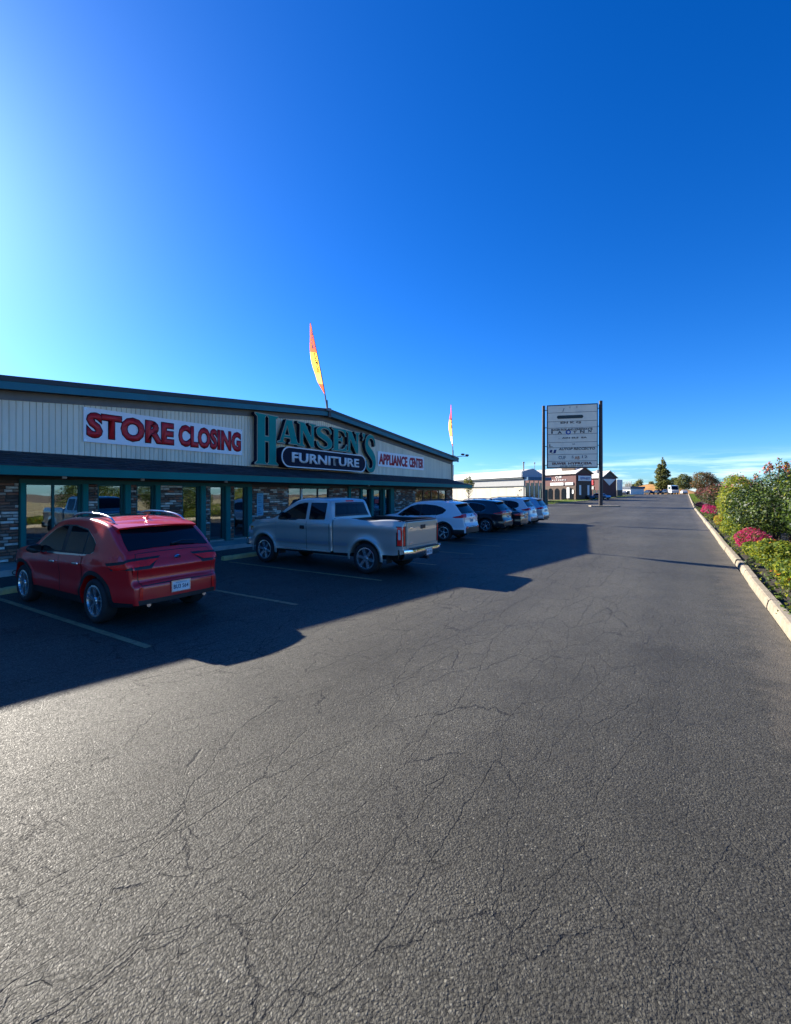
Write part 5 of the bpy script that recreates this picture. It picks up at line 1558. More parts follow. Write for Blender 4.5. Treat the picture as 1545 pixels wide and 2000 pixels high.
b = MB(); b.grid([[(x, y, zt(y)+.02+.15*random.random()*(x > 15)) for x in (14.0, 15, 25, 45, 90)] for y in range(-30, 175, 8)], flip=True)
tag(b.build('grass_field', pmat('meadow', (0.33, 0.27, 0.12), .95, var=.35, scale=.4)), kind='structure')  # unseen field added for window reflections; pale colour bounces light onto the store
def tree(name, x, y, h, rx, ry, zc, label, n, ln, mix, seed, lobes, trunk_r=.18, cat='tree', group=None):
    t = empty(name, (x, y, zt(y)), 0, label, cat, group)
    q = MB(); q.tube([(0, 0, -.2), (.05, 0, h*.25), (0, .08, h*.6), (0, 0, h*.9)], [trunk_r, trunk_r*.8, trunk_r*.45, trunk_r*.12], 9)
    tr = q.build('trunk', M['wood'], t, smooth=True)
    rr = random.Random(seed)
    for i in range(7):
        a = rr.uniform(0, 6.28); z0 = h*rr.uniform(.25, .7); q = MB()
        q.tube([(0, 0, z0), (rx*.35*math.cos(a), ry*.35*math.sin(a), z0+h*.08), (rx*.7*math.cos(a), ry*.7*math.sin(a), z0+h*.16)], [trunk_r*.4, trunk_r*.25, trunk_r*.08], 6)
        q.build('limb', M['wood'], tr)
    leaf_cloud('crown', t, lobes, n, ln, ln*.55, [GL[m] for m, _ in mix], [w for _, w in mix], seed, shell=(.45, 1.0), jitter=.25)
    return t
rr = random.Random(77)
lb = []
H_ = 13.8
for i in range(26):
    u = i/25; z = 2.2 + u*(H_-2.6)
    prof = 2.7*(1-u)**.55*(.35+.65*min(1, (u+.10)*4))*(.82+.36*rr.random()) + .35
    for k in range(3 if u < .8 else 1):
        a = rr.uniform(0, 6.28); off = prof*rr.uniform(.35, .75)
        lb.append((off*math.cos(a), off*math.sin(a), z+rr.uniform(-.3, .3), prof*.42+.2, prof*.42+.2, .55+.25*rr.random()))
tree('conical_tree', -6.8, 204, H_, 2.8, 2.8, 7, 'tall conical green tree standing alone beyond the end of the road', 9000, .42, [('cone', 5), ('olive', 3), ('deep', 2)], 51, lb, .35)
tree('rust_tree', 5.6, 178, 7.0, 4.2, 4.6, 4, 'broad rust-tinged rounded tree at the far end of the hedge', 7000, .34, [('olive', 5), ('bronze', 4), ('rust', 2), ('deep', 2)], 52, lumps(0, 0, 3.6, 4.3, 5.2, 3.5, 12, 52), .22)
tree('olive_tree', 0.2, 232, 8.6, 3.6, 4, 5, 'olive green rounded tree left of the rust-tinged tree', 5200, .42, [('olive', 5), ('deep', 3), ('cone', 3)], 53, lumps(0, 0, 4.6, 3.7, 4.2, 4.2, 11, 53), .25)
tree('olive_tree', -3.6, 262, 8.2, 2.6, 3, 4, 'smaller dark tree just right of the tall conical tree', 2600, .5, [('deep', 5), ('cone', 3)], 54, lumps(0, 0, 4.4, 2.9, 3.0, 3.7, 8, 54), .2)
for i, (px_x, y, h, r_) in enumerate([(-20.5, 288, 8.6, 2.7), (-26, 292, 6.6, 1.6), (-31, 284, 6.2, 1.8), (-15.0, 300, 7.4, 2.3), (-23.6, 298, 6.0, 2.0)]):
    tree('hill_tree', px_x, y, h, r_, r_, 4, ['dark rounded tree on the orange hillside nearest the conical tree', 'small dark tree left on the orange hillside', 'low bushy tree at the left foot of the hillside', 'dark tree behind the conical tree\'s trunk', 'low green tree between two hillside trees'][i], 1300, .55, [('deep', 4), ('cone', 4)], 60+i, lumps(0, 0, h*.58, r_, r_, h*.42, 6, 60+i), .18, 'tree', 'trees on the far hillside')
tree('corner_tree', -27.5, 66.0, 4.6, 1.0, 1.0, 3, 'thin yellow-green tree peeping out behind the store corner', 900, .2, [('olive', 4), ('lime', 2)], 70, lumps(0, 0, 3.4, .9, .9, 1.5, 5, 70), .1)

# low leaves covering the bed between the shrubs
rg_ = np.random.default_rng(9); lbs = []
for k in range(520):
    y = 9 + 100*rg_.random()**2.0; x = 1.52 + 4.5*rg_.random()**1.8
    lbs.append((x, y, zt(y)+.10, .30, .45, .10+.12*rg_.random()))
o = leaf_cloud('bed_groundcover', None, lbs, 34000, .075, .038, [GL['mid'], GL['deep'], GL['lime'], GL['olive']], [4, 4, 1.5, 2], 91, zmin=.03); o['kind'] = 'stuff'
# grass strips
def grass(name, poly_fn, n, h, seed):
    rg = np.random.default_rng(seed)
    P = np.array([poly_fn(*rg.random(2)) for _ in range(n)])
    a = rg.uniform(0, 6.28, n); hh = h*rg.uniform(.6, 1.3, n); w_ = h*.22
    v = np.empty((n, 3, 3)); dx, dy = np.cos(a)*w_, np.sin(a)*w_
    v[:, 0] = P - np.stack([dx, dy, 0*a], 1); v[:, 1] = P + np.stack([dx, dy, 0*a], 1)
    v[:, 2] = P + np.stack([rg.normal(size=n)*h*.35, rg.normal(size=n)*h*.35, hh], 1)
    me = bpy.data.meshes.new(name); me.from_pydata(v.reshape(-1, 3).tolist(), [], np.arange(n*3).reshape(-1, 3).tolist()); me.materials.append(M['grass'])
    o = link(name, me); o['kind'] = 'stuff'; return o
M['turf'] = pmat('turf', (0.10, 0.135, 0.025), 0.95, var=.35, scale=1.5)
b = MB(); rows = []
for i in range(13):
    u = i/12; y = 87+u*62
    rows.append([(-19.8+u*8.0, y, zt(y)+.10), (-20.2+u*7.6-1.6, y+1.2, zt(y)+.14), (-26+u*7.5, y+4, zt(y)+.13)])
b.grid(rows, flip=True); tag(b.build('lawn', M['turf']), kind='structure')
b = MB()
b.grid([[(p[0][0]+.22, p[0][1], p[0][2]-.25), (p[0][0]+.22, p[0][1], p[0][2]+.04), (p[0][0]-.02, p[0][1], p[0][2]+.04)] for p in rows], flip=True); tag(b.build('lawn_kerb', M['kerbstone']), kind='structure')
def lawn_pt(u, v):
    y = 87+u*62; return (-19.9+u*8.0-v*5.5, y+v*3, zt(y)+.10)
grass('lawn_grass', lawn_pt, 6000, .16, 5)
def verge_pt(u, v):
    y = 104+u*66; return (1.5+v*1.3, y, zt(y)+.06)
grass('verge_grass', verge_pt, 5000, .22, 6)

# ------------------------------------------------------------------ hill behind
b = MB(); rows = []
for i in range(25):
    u = i/24; row = []
    for j in range(9):
        v = j/8
        x = -34 + 46*u; y = 262 + 60*v
        hgt = 5.6*math.sin(math.pi*min(1, u*1.1+.0))**.8*math.sin(math.pi*v)**.7 if 0 < u*1.1 < 1 else 0
        row.append((x, y, 1.75 + hgt + .25*math.sin(u*23+v*11)))
    rows.append(row)
b.grid(rows, flip=True)
tag(b.build('dry_hill', pmat('dry_orange_grass', (0.40, 0.20, 0.05), 0.95, var=.3, scale=.25, dirt=(.25, .18, .05, .6)), smooth=True), kind='structure')

# ------------------------------------------------------------------ roof flags and corner floodlight
M['greypole'] = pmat('grey_pole', (.16, .17, .18), .5)
def feather_flag(y0, z0, lean, h, label, cols):
    t = empty('feather_flag', (-14.93, y0, z0), 0, label, 'flag', 'feather flags on the store roof')
    def spine(u): return (0.0, lean*(u**1.15)*1.0, h*u)
    q = MB(); q.tube([spine(k/14) for k in range(15)], [.036-.020*k/14 for k in range(15)], 8); q.build('pole', M['greypole'], t)
    q = MB(); q.cbox(-.16, .16, -.16, .16, -.10, .03, .02); q.tube([(0, 0, 0), (0, lean*.03, .45)], .055, 8); q.build('base_socket', M['greypole'], t)
    def wid(u):
        if u < .17: return 0
        v = (u-.17)/.83
        return .46*min(1, (v*5.5)**.8)*(1-max(0, (v-.62)/.38)**1.7)
    def edge(u):
        p = spine(u); w_ = wid(u); return (.05*math.sin(u*9), p[1]-w_, p[2]-w_*.10)
    for nm, m, a, b_ in cols:
        q = MB(); rows = []
        for k in range(13):
            u = a+(b_-a)*k/12; p, e = spine(u), edge(u)
            rows.append([tuple(p[i]+(e[i]-p[i])*f + (.03*math.sin(u*14+f*3) if i == 0 else 0)*f for i in range(3)) for f in (0, .25, .5, .75, 1)])
        q.grid(rows, flip=True); q.build(nm, m, t, smooth=True)
    return t, spine, wid
def cloth(nm, c): return leafmat(nm, c, .62, .5, .08, 1.5)      # thin woven cloth lets the sun through
fy = cloth('flag_yellow', (0.72, 0.46, 0.07)); fr_ = cloth('flag_red', (0.66, 0.10, 0.04)); fw = cloth('flag_cream', (0.72, 0.66, 0.48)); fo = cloth('flag_orange', (0.66, 0.33, 0.10))
def flag_word(t, spine, wid, u0, u1, txt, m, hw=.5):
    """letters stacked up the flag, following its lean"""
    n = len(txt)
    for i, ch in enumerate(txt):
        u = u1-(u1-u0)*(i+.5)/n; p = spine(u); w_ = wid(u); s = (u1-u0)*3.98/n*.82
        me = setmat(text_mesh(ch, w_*hw, s, .004, .04), m)
        o = link('lettering', me, t); yy = p[1]-w_*.5-w_*hw/2
        o.matrix_basis = Matrix.Translation((.055, yy, p[2]-s/2-w_*.05)) @ PL
t, sp, wd_ = feather_flag(17.76, 6.24, -1.24, 3.95, 'red and yellow feather flag leaning over the roof ridge', [('lower_panel', fr_, .17, .30), ('orange_panel', fo, .30, .42), ('yellow_panel', fy, .42, .66), ('red_panel', fr_, .66, .995)])
flag_word(t, sp, wd_, .69, .90, 'SALE', M['white']); flag_word(t, sp, wd_, .43, .65, 'FURNITURE', M['black'], .42)
t, sp, wd_ = feather_flag(32.75, 4.94, -.36, 3.95, 'pink-topped feather flag with orange and cream panels at the eave end', [('lower_panel', fr_, .17, .24), ('white_panel', fw, .24, .38), ('orange_panel', fo, .38, .70), ('red_panel', cloth('flag_pink', (0.68, 0.07, 0.08)), .70, .995)])
flag_word(t, sp, wd_, .53, .73, 'SALE', M['wood'], .45)
t = empty('floodlight', (WX+.05, Y1+.02, 4.95), 0, 'pair of small floodlights on an arm at the store\'s far corner', 'floodlight')
q = MB(); q.tube([(0, 0, 0), (0, .7, .06), (0, 2.0, .20), (0, 3.0, .24)], .025, 8); q.build('arm', M['post_steel'], t)
for y in (1.9, 2.8):
    q = MB(); q.cbox(-.10, .10, y-.16, y+.16, .26, .40, .03); q.build('lamp_head', M['post_steel'], t)

# ------------------------------------------------------------------ tall pylon sign
PR, PLf = Vector((-10.85, 78.9, 0)), Vector((-18.85, 76.1, 0))
pv = (PR-PLf); span = pv.length; pa = math.atan2(pv.y, pv.x)
py_ = empty('pylon_sign', (PLf.x, PLf.y, zt(77)), pa, 'tall two-post roadside sign with stacked pale tenant panels', 'sign')
for x, w_, top in ((0, .26, 16.15), (span, .30, 16.55)):
    q = MB(); q.tube([(x, 0, -.3), (x, 0, 8.2), (x, 0, top)], [w_, w_, w_*.86], 14); q.build('post', M['post_steel'], py_, smooth=True, angle=50)
M['tenant'] = pmat('pale_sign_acrylic', (0.76, 0.74, 0.60), 0.4, var=.06, scale=.6, dirt=(.33, .35, .34, .5))
M['panel_gap'] = pmat('sign_frame', (0.045, 0.05, 0.055), .5)
PX0, PX1, PZ0, PZ1 = .62, span-.62, 6.2, 16.0
q = MB(); q.box(PX0-.14, PX1+.14, -.35, .25, PZ0-.14, PZ1+.14); q.build('cabinet', M['panel_gap'], py_)
for z in (6.6, 9.6, 12.6, 15.4):
    for x0, x1 in ((.2, PX0-.14), (PX1+.14, span-.2)):
        q = MB(); q.tube([(x0, 0, z), (x1, 0, z)], .06, 6); q.build('bracket', M['post_steel'], py_)
PH = [1.15, 1.42, 1.05, 1.02, 1.32, 0.85, 1.12, 1.08, 1.0]       # panel heights from the top
tot = sum(PH); z = PZ1
ink = {'k': pmat('sign_ink', (0.045, 0.05, 0.055), .5), 'g': pmat('faded_ink', (0.20, 0.23, 0.24), .5), 'b': pmat('sign_blue', (0.02, 0.09, 0.32), .5), 'n': pmat('sign_navy', (0.012, 0.03, 0.13), .5),
       'r': pmat('sign_maroon', (0.13, 0.03, 0.03), .5), 'o': pmat('sign_orange', (0.40, 0.16, 0.08), .5), 't': pmat('sign_pill', (0.012, 0.035, 0.04), .5)}
PM = Matrix(((1, 0, 0, 0), (0, 0, -1, 0), (0, 1, 0, 0), (0, 0, 0, 1)))     # local xy -> xz, facing -y
def sign_word(par, txt, fx, fz, fw_, fh, c, z0, h, bold=.02, it=0):
    W_ = PX1-PX0
    me = setmat(text_mesh(txt, W_*fw_, h*fh, .012, bold, it), c); o = link('lettering', me, par); o.matrix_basis = Matrix.Translation((PX0+W_*fx, -.402, z0+h*fz)) @ PM
WORDS = {1: [('EN K Q', .26, -.30, .42, .26, 'k')], 0: [('/', .30, .10, .04, .5, 'g'), ('I', .45, .55, .01, .3, 'g'), ('I', .59, .55, .01, .3, 'g')], 2: [], 3: [('BUCEN ROE AND KINREWAYTE', .07, .55, .84, .34, 'k'), ('A', .20, .06, .09, .46, 'k'), ('I', .07, .12, .03, .40, 'k'), ('T', .52, .08, .07, .40, 'k'), ('N', .66, .10, .09, .44, 'k'), ('N', .83, .16, .06, .40, 'k')],
         4: [('.  AIN ELS  EA', .22, .44, .58, .18, 'k')], 5: [('L.', .03, .12, .07, .55, 'k'), ('NB', .50, .50, .06, .22, 'g')], 6: [('AUTOP RECCECTO', .22, .62, .74, .34, 'k'), ('IJ', .03, .18, .13, .52, 'n')],
         7: [('CUF', .22, .30, .15, .48, 'g'), ('S', .49, .42, .04, .40, 'g'), ('12', .70, .42, .11, .38, 'g'), ('AB', .55, .24, .10, .5, 'o')], 8: [('EIUWER', .09, .42, .29, .40, 'r'), ('HYPRCEIA', .42, .42, .48, .40, 'r'), ('HINE CEERTNT', .25, .12, .48, .17, 'k')]}
for i, ph_ in enumerate(PH):
    h = ph_*(PZ1-PZ0)/tot; z0 = z-h
    q = MB(); q.box(PX0, PX1, -.39, -.351, z0+.03, z-.03); pn = q.build('tenant_panel', M['tenant'], py_)
    for wd in WORDS.get(i, []): sign_word(pn, wd[0], wd[1], wd[2], wd[3], wd[4], ink[wd[5]], z0, h, .035 if wd[5] in 'rk' else .02, .2 if 'AUTOP' in wd[0] or 'IJ' in wd[0] else 0)
    if i == 1:
        o = link('pill_label', setmat(shape_mesh([stadium(3.9, .52)], .015), ink['t']), pn); o.matrix_basis = Matrix.Translation((PX0+1.35, -.391, z0+.42)) @ PM
        sign_word(pn, 'CK RINN STORAGE', .22, .40, .46, .17, M['tenant'], z0, h)
        pn.children[-1].location.y = -.409
    if i == 3:
        ring = shape_mesh([[(.40*math.cos(k/24*6.283), .40*math.sin(k/24*6.283)) for k in range(24)], [(.19*math.cos(k/24*6.283)+.03, .19*math.sin(k/24*6.283)) for k in range(24)]], .015)
        o = link('logo_ring', setmat(ring, ink['b']), pn); o.matrix_basis = Matrix.Translation((PX0+(PX1-PX0)*.42, -.392, z0+.30)) @ PM
    z = z0
b = MB(); b.cbox(-1.6, 2.6, -1.0, 1.0, -.2, .16, .04); o = b.build('sign_island', M['kerbstone'], loc=(PR.x, PR.y, zt(79))); o.rotation_euler = (0, 0, pa); tag(o, kind='structure')
t = empty('utility_cabinet', (-19.9, 80.5, zt(80)), pa, 'dark green utility cabinet behind the left sign post', 'cabinet')
q = MB(); q.cbox(-.6, .6, -.5, .5, .12, 2.7, .04); q.build('housing', pmat('cabinet_green', (.02, .06, .05), .5), t)
q = MB(); q.box(-.7, .7, -.6, .6, -.1, .12); q.build('plinth', M['concrete'], t)
q = MB(); q.box(-.52, .52, -.53, -.50, .3, 2.5); q.build('door', pmat('cabinet_door', (.025, .075, .06), .5), t)

# ------------------------------------------------------------------ buildings beyond
BA = R(-34.9)
M['cream_wall'] = pmat('cream_wall', (0.52, 0.47, 0.36), .75, var=.08, scale=.5)
M['fascia_white'] = pmat('white_metal', (0.72, 0.70, 0.65), .5, var=.06, scale=.6)
M['greyband'] = pmat('grey_panel', (0.30, 0.30, 0.29), .6, var=.08)
M['bluemetal'] = pmat('blue_awning', (0.02, 0.10, 0.20), .45, var=.08)
M['winglass'] = pmat('dark_window', (0.012, 0.016, 0.02), .06, spec=.8)
M['brownwall'] = pmat('maroon_siding', (0.105, 0.030, 0.026), .7, var=.15, scale=1.2)
M['brownbrick'] = pmat('brown_masonry', (0.095, 0.062, 0.045), .8, var=.2, scale=1.5)
M['palemetal'] = pmat('pale_metal_roof', (0.52, 0.49, 0.43), .45, var=.08)
wb = empty('white_warehouse', (-26.5, 90.1, zt(91)-.12), BA, 'long cream warehouse with a white parapet beyond the store', 'building')
LW, DW = 40, 5.6
q = MB(); q.box(-LW, 0, .9, DW, 0, 3.5); q.build('wall', M['cream_wall'], wb)
for k in range(14):
    q = MB(); x0 = -LW+.02+k*2.84; q.box(x0, x0+2.80, .86, .899, .05, 3.35); q.build('wall_panel', M['cream_wall'], wb)
q = MB(); q.box(-LW, 0, .55, .95, 3.5, 4.9); q.build('band', M['greyband'], wb)  # grey colour stands in for shade in the recess under the parapet
q = MB(); q.box(-LW, 0.02, .20, DW, 4.90, 5.22); q.build('shadow_gap', M['drip'], wb)  # near-black strip directly below the parapet
q = MB(); q.prism([(-LW, 5.22), (.1, 5.22), (.1, 6.35), (-LW, 6.35)], .05, .40, 'y'); q.build('parapet', M['fascia_white'], wb)
q = MB(); q.prism([(.05, 5.22), (DW+.1, 5.22), (DW+.1, 5.5), (2.7, 6.95), (.05, 6.3)], -.25, .12, 'x'); q.build('gable', pmat('blue_grey_metal', (.34, .40, .46), .5, var=.06), wb)
q = MB(); q.prism([(.4, 6.2), (2.7, 6.88), (DW, 5.45), (DW, 5.3), (.4, 5.3)], -LW, -.26, 'x'); q.build('roof', M['palemetal'], wb)
q = MB(); q.prism([(.5, 5.2), (DW+.6, 5.2), (DW+.6, 4.55), (.5, 4.55)], .02, 1.3, 'x'); q.build('side_awning', M['bluemetal'], wb)
for k in range(4):
    q = MB(); q.box(.0, .06, 1.1+k*1.1, 1.1+k*1.1+.62, .3, 4.1); f = q.build('window', M['winglass'], wb)
    q = MB(); q.box(.0, .10, 1.75+k*1.1, 1.95+k*1.1, .1, 4.5); q.build('column', M['fascia_white'], wb)
q = MB(); q.box(-3.2, -.4, .78, .858, .1, 3.3); d = q.build('roller_door', M['fascia_white'], wb)
for k in range(8):
    q = MB(); q.box(-3.15, -.45, .765, .779, .18+k*.39, .18+k*.39+.36); q.build('slat', M['cream_wall'], d)
q = MB(); q.lathe([(.0, 0), (.13, 0), (.13, 1.7), (.19, 1.75), (.19, 1.95), (0, 1.98)], 10, 'z', (-.9, 1.2, 6.3)); q.build('vent_pipe', M['greyband'], wb)
q = MB(); q.lathe([(.0, 0), (.05, 0), (.05, 1.1), (.15, 1.15), (.15, 1.35), (0, 1.4)], 10, 'z', (-.3, 3.4, 6.8)); q.build('vent_pipe', M['greyband'], wb)
for k, (x, z_) in enumerate(((-1.6, 2.6), (-1.1, 2.75), (-2.1, 1.7))):
    q = MB(); q.cbox(x-.12, x+.12, .70, .764, z_-.12, z_+.12, .02); q.build('wall_lamp', M['post_steel'], wb)

def shop(name, loc, rz, label, L, D, eave, peak, wallm, label2=None):
    t = empty(name, loc, rz, label, 'building')
    q = MB(); q.box(-L, 0, 0, D, -.2, eave); q.build('wall', wallm[0], t)
    q = MB(); q.prism([(0, eave), (D, eave), (D/2, peak)], -.04, .05, 'x'); q.build('gable', wallm[1], t)
    for a, b_ in (((-.35, eave-.12), (D/2, peak+.06)), ((D/2, peak+.06), (D+.35, eave-.12))):
        q = MB(); q.prism([a, b_, (b_[0], b_[1]+.14), (a[0], a[1]+.14)] if a[0] < b_[0] else [], -L-.3, .35, 'x'); q.build('roof', M['palemetal'], t)
    return t
cafe = shop('brown_shop', (-19.95, 108.7, zt(109)), BA, 'dark brown gabled shop with pale roof and white signs', 17, 4.6, 6.0, 7.3, (M['brownwall'], M['brownbrick']))
q = MB(); q.box(-17, .0, -.06, -.002, .0, 3.3); q.build('lower_wall', M['brownbrick'], cafe)
q = MB(); q.box(.051, .12, .1, 4.5, .0, 4.2); q.build('end_wall', M['brownbrick'], cafe)
for x0, x1, z0, z1 in ((-7.8, -3.6, 3.42, 4.05), (-3.1, -.7, 3.45, 4.02)):
    q = MB(); q.box(x0, x1, -.20, -.062, z0, z1); q.build('sign_board', M['white'], cafe)
q = setmat(text_mesh('CUP', 2.0, .55, .05, .02), M['white']); o = link('lettering', q, cafe); o.matrix_basis = Matrix.Translation((-6.2, -.012, 5.0)) @ PM
q = setmat(text_mesh('A LA CARTE', 4.6, .32, .05, .01), M['banner']); o = link('lettering', q, cafe); o.matrix_basis = Matrix.Translation((-7.4, -.012, 4.45)) @ PM
for k in range(4):
    q = MB(); n = 10; x = -8.6+k*2.15; pts = [(x, .2), (x+1.5, .2)] + [(x+.75+.75*math.cos(a*math.pi/n), 2.0+.75*math.sin(a*math.pi/n)) for a in range(n+1)]
    q.prism(pts, -.12, -.061, 'y'); q.build('window', M['winglass'], cafe)
for x, z0, w_, h in ((-2.6, .5, .8, 2.4), (-1.0, 1.5, .45, .9)):
    q = MB(); q.box(x, x+w_, -.16, -.121, z0, z0+h); q.build('poster', M['white'], cafe)
for y, h in ((.8, 2.2), (3.2, 2.2)):
    q = MB(); q.box(.121, .16, y, y+.55, 1.2, 1.2+h); q.build('poster', M['white'], cafe)
q = MB(); q.box(.121, .20, .5, 4.3, 4.35, 5.5); sg = q.build('gable_sign', M['white'], cafe)
q = setmat(text_mesh('EFPHEET', 2.9, .5, .03, .02), ink['b']); o = link('lettering', q, sg); o.matrix_basis = Matrix.Translation((.201, 1.1, 4.66)) @ PL
q = MB(); q.box(-5.4, -1.4, 1.0, 1.25, 6.9, 7.75); q.build('roof_sign', M['brownbrick'], cafe)
q = MB(); q.lathe([(0, -.05), (.55, -.05), (.6, 0), (.55, .05), (0, .05)], 18, 'y', (.9, 2.3, 7.9)); q.tube([(.3, 2.3, 6.9), (.8, 2.3, 7.5)], .04, 6); q.build('oval_sign', M['red_print'], cafe)
red_b = shop('red_shop', (-17.6, 130.2, zt(130)), BA, 'dark red gabled shop half hidden by the right sign post', 9, 5.0, 5.2, 6.9, (M['brownwall'], M['post_steel']))
q = MB(); q.box(-5.5, -2.7, -.15, -.002, 3.4, 4.6); q.build('sign_board', M['red_print'], red_b)
q = MB(); q.box(-4.8, -2.6, -.14, -.002, 2.2, 3.0); q.build('sign_board', M['palemetal'], red_b)
for k in range(4):
    q = MB(); q.box(-5.6+k*1.35, -4.6+k*1.35, -.05, -.002, .3, 2.0); q.build('window', M['winglass'], red_b)
q = MB(); q.prism([(.3, 4.9), (4.8, 4.9), (2.5, 3.2)], .055, .1, 'x'); q.build('gable_panel', M['fascia_white'], red_b)
q = MB(); q.box(-3.4, -2.9, 1.5, 2.0, 5.8, 7.4); q.build('chimney', M['greyband'], red_b)
tw = empty('grey_tower', (-17.2, 143.6, zt(143)), BA, 'pale grey metal tower block with dark base beside the red shop', 'building')
q = MB(); q.box(-.2, 2.2, 0, 2, 1.8, 4.7); q.build('cladding', M['fascia_white'], tw)
for k in range(5):
    q = MB(); q.box(-.2+k*.48, -.2+k*.48+.42, -.05, -.002, 1.9, 4.6); q.build('panel', M['greyband'], tw)
q = MB(); q.box(-.2, 2.2, .0, 2, -.2, 1.799); q.build('base', M['post_steel'], tw)
for k in range(3):
    q = MB(); q.box(-.1+k*.75, .35+k*.75, -.06, -.002, .1, 1.6); q.build('window', M['winglass'], tw)
wl_ = empty('white_hall', (-14.6, 168.0, zt(168)), BA, 'low white hall with a dark roof far beyond the lawn', 'building')
q = MB(); q.box(-4.4, .4, 0, 6, -.2, 1.9); q.build('wall', M['fascia_white'], wl_)
q = MB(); q.box(-4.6, .6, -.3, 6.3, 1.9, 2.6); q.build('roof', pmat('slate_roof', (.09, .11, .14), .6), wl_)
for k in range(3):
    q = MB(); q.box(-3.9+k*1.5, -2.9+k*1.5, -.06, -.002, .1, 1.3); q.build('door', M['winglass'], wl_)
bs = empty('billboard', (-15.6, 172.5, zt(172)), BA, 'open lattice billboard frame above the white hall roof', 'billboard')
for x in (-1.5, -.5, .5, 1.5):
    q = MB(); q.box(x-.05, x+.05, -.05, .05, 0, 4.3); q.build('post', M['greyband'], bs)
for k in range(9):
    q = MB(); q.box(-1.5, 1.5, -.08, -.051, 2.5+k*.21, 2.5+k*.21+.07); q.build('slat', M['greyband'], bs)
lp = empty('street_lamp', (-17.0, 138, zt(138)), BA, 'thin street lamp with one arm rising behind the red shop', 'street lamp')
q = MB(); q.tube([(0, 0, 0), (0, 0, 6.6)], [.09, .05], 8); q.build('pole', M['greyband'], lp)
q = MB(); q.tube([(0, 0, 6.45), (1.0, 0, 6.55), (1.3, 0, 6.5)], .03, 6); q.cbox(1.0, 2.0, -.15, .15, 6.42, 6.56, .03); q.build('lamp_head', M['greyband'], lp)

for (x, y, h, lab) in ((7.4, 205, 6.2, 'wooden utility pole rising behind the rust-tinged tree'), (-30.5, 205, 9.0, 'utility pole with a crossarm left of the billboard frame'), (-9.5, 240, 9.5, 'utility pole with a crossarm just left of the conical tree')):
    up = empty('utility_pole', (x, y, zt(y)), R(20), lab, 'utility pole', 'utility poles in the distance')
    q = MB(); q.tube([(0, 0, -.2), (0, 0, h)], [.15, .10], 8); q.build('pole', M['wood'], up)
    q = MB(); q.box(-1.1, 1.1, -.06, .06, h-.75, h-.62); ca_ = q.build('crossarm', M['wood'], up)
    for k in (-.95, 0, .95):
        q = MB(); q.lathe([(0, 0), (.06, .02), (.05, .16), (0, .18)], 8, 'z', (k, 0, h-.62)); q.build('insulator', M['greyband'], ca_)
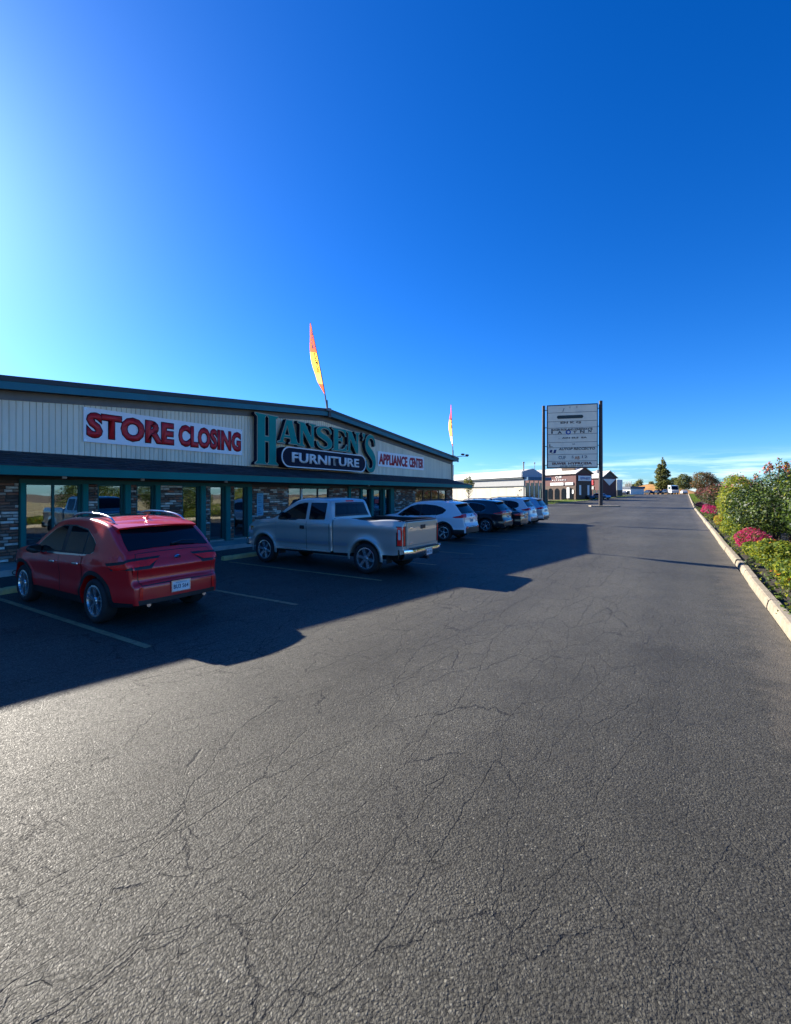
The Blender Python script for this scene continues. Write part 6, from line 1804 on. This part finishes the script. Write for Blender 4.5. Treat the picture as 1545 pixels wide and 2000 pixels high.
# ------------------------------------------------------------------ far vehicles, low detail but shaped
FAR = dict(sed=([(0, .45), (.03, .85), (.10, 1.0), (.55, 1.03), (.95, 1.22), (1.35, 1.40), (2.1, 1.43), (2.6, 1.33), (3.1, 1.02), (3.6, .96), (4.3, .82), (4.45, .5)], .88, 1.0),
           suv=([(0, .45), (.04, .95), (.14, 1.1), (.40, 1.45), (.62, 1.62), (1.5, 1.70), (2.3, 1.66), (2.7, 1.48), (3.2, 1.10), (3.7, 1.03), (4.35, .86), (4.5, .5)], .90, 1.1))
def far_car(kind, x, y, rz, label, paint, group='vehicles parked at the end of the road'):
    line, W, zb = FAR[kind]; L = line[-1][0]
    sh = Shell(line, W, [(0, .45), (.3, .28), (L-.3, .28), (L, .45)], (.9, L-.95), .38, [(0, zb-.05), (L, zb-.15)], rear=(.6, .15), front=(.8, .2), step=.12, wheel_z=.33)
    t = empty(('saloon' if kind == 'sed' else 'wagon')+'_car', (x, y, zt(y)+.004), rz, label, 'car', group)
    sh.body('body', paint, None, t, rows=5)
    underbody(t, .3, L-.3, W-.25, .22, .7)
    top = max(p[1] for p in line)
    lo = [(line[4][0]+.1, zb+.02), (L*.68, zb-.06)]; hi = [(line[4][0]+.1, zb+.16), (1.35, top-.13), (2.2, top-.12), (L*.68, zb-.02)]
    for s in (1, -1):
        sh.side_patch('side_window', M['carglass'], t, lo, hi, s, .008, 8, 3)
    idx = sh.near(lambda a, b_: zb+.05 < b_ < top-.12 and a < 1.4)
    if len(idx) > 1: sh.top_patch('rear_window', M['carglass'], t, idx, -.9, .9, .01)
    idx = sh.near(lambda a, b_: zb+.0 < b_ < top-.1 and a > 2)
    if len(idx) > 1: sh.top_patch('windscreen', M['carglass'], t, idx, -.9, .9, .01)
    for s in (1, -1):
        idx = sh.near(lambda a, b_: .7 < b_ < zb-.03 and a < .4)
        if len(idx) > 1: sh.wrap_patch('tail_light', M['redlens'], t, idx, s, .2, .7, .012)
        for a in (.9, L-.95):
            q = MB(); q.lathe([(0, -.1), (.20, -.1), (.33, -.09), (.33, .09), (.20, .1), (0, .1)], 16, 'y', (a, s*(W-.11), .33)); q.build('wheel', M['rubber'], t)
    return t
far_car('sed', -17.6, 181.5, R(-60), 'black saloon leftmost in the far row at the road end', M['p_black'])
far_car('suv', -13.9, 184.0, R(-150), 'black wagon with pale roof second from left in the far row', M['p_black'])
far_car('sed', -11.1, 187.0, R(-60), 'dark saloon third in the far row, below the orange hill', M['p_black'])
far_car('sed', -8.4, 188.5, R(-62), 'dark saloon just left of the conical tree\'s trunk', M['p_black'])
far_car('suv', -5.6, 189.5, R(-60), 'dark wagon between the conical tree and the white van', M['p_black'])
far_car('suv', -22.0, 174.5, R(-35), 'blue-grey wagon parked below the billboard frame', M['p_grey'])
far_car('sed', -19.3, 170.0, R(-20), 'pale silver saloon beside the far lawn', M['p_silver'])
far_car('sed', 0.5, 187, R(100), 'white saloon at the very end of the kerb', M['p_white'])
far_car('sed', -20.6, 113.5, R(-35), 'dark saloon in front of the brown shop', M['p_black'])
far_car('sed', -17.9, 118.5, R(-35), 'silver saloon left of the right sign post', M['p_silver'])
vt = empty('white_van', (-2.9, 184.5, zt(184)), R(-75), 'tall white box van at the end of the road', 'van', 'vehicles parked at the end of the road')
q = MB(); q.prism([(-2.2, .5), (2.4, .5), (2.5, 1.3), (1.9, 1.5), (1.5, 2.9), (-2.2, 3.1)], -1.05, 1.05, 'y'); q.build('body', M['p_white'], vt)
q = MB(); q.box(-2.26, -2.201, -.85, .85, 1.7, 2.8); q.build('rear_window', M['carglass'], vt)
q = MB(); q.prism([(1.93, 1.55), (1.60, 2.75), (1.66, 2.77), (1.99, 1.57)], -.92, .92, 'y'); q.build('windscreen', M['carglass'], vt)
for s in (1, -1):
    q = MB(); q.box(-1.6, 1.1, min(s*1.051, s*1.07), max(s*1.051, s*1.07), 1.7, 2.6); q.build('side_window', M['carglass'], vt)
    for a in (-1.3, 1.5):
        q = MB(); q.lathe([(0, -.12), (.4, -.12), (.42, 0), (.4, .12), (0, .12)], 16, 'y', (a, s*.92, .42)); q.build('wheel', M['rubber'], vt)
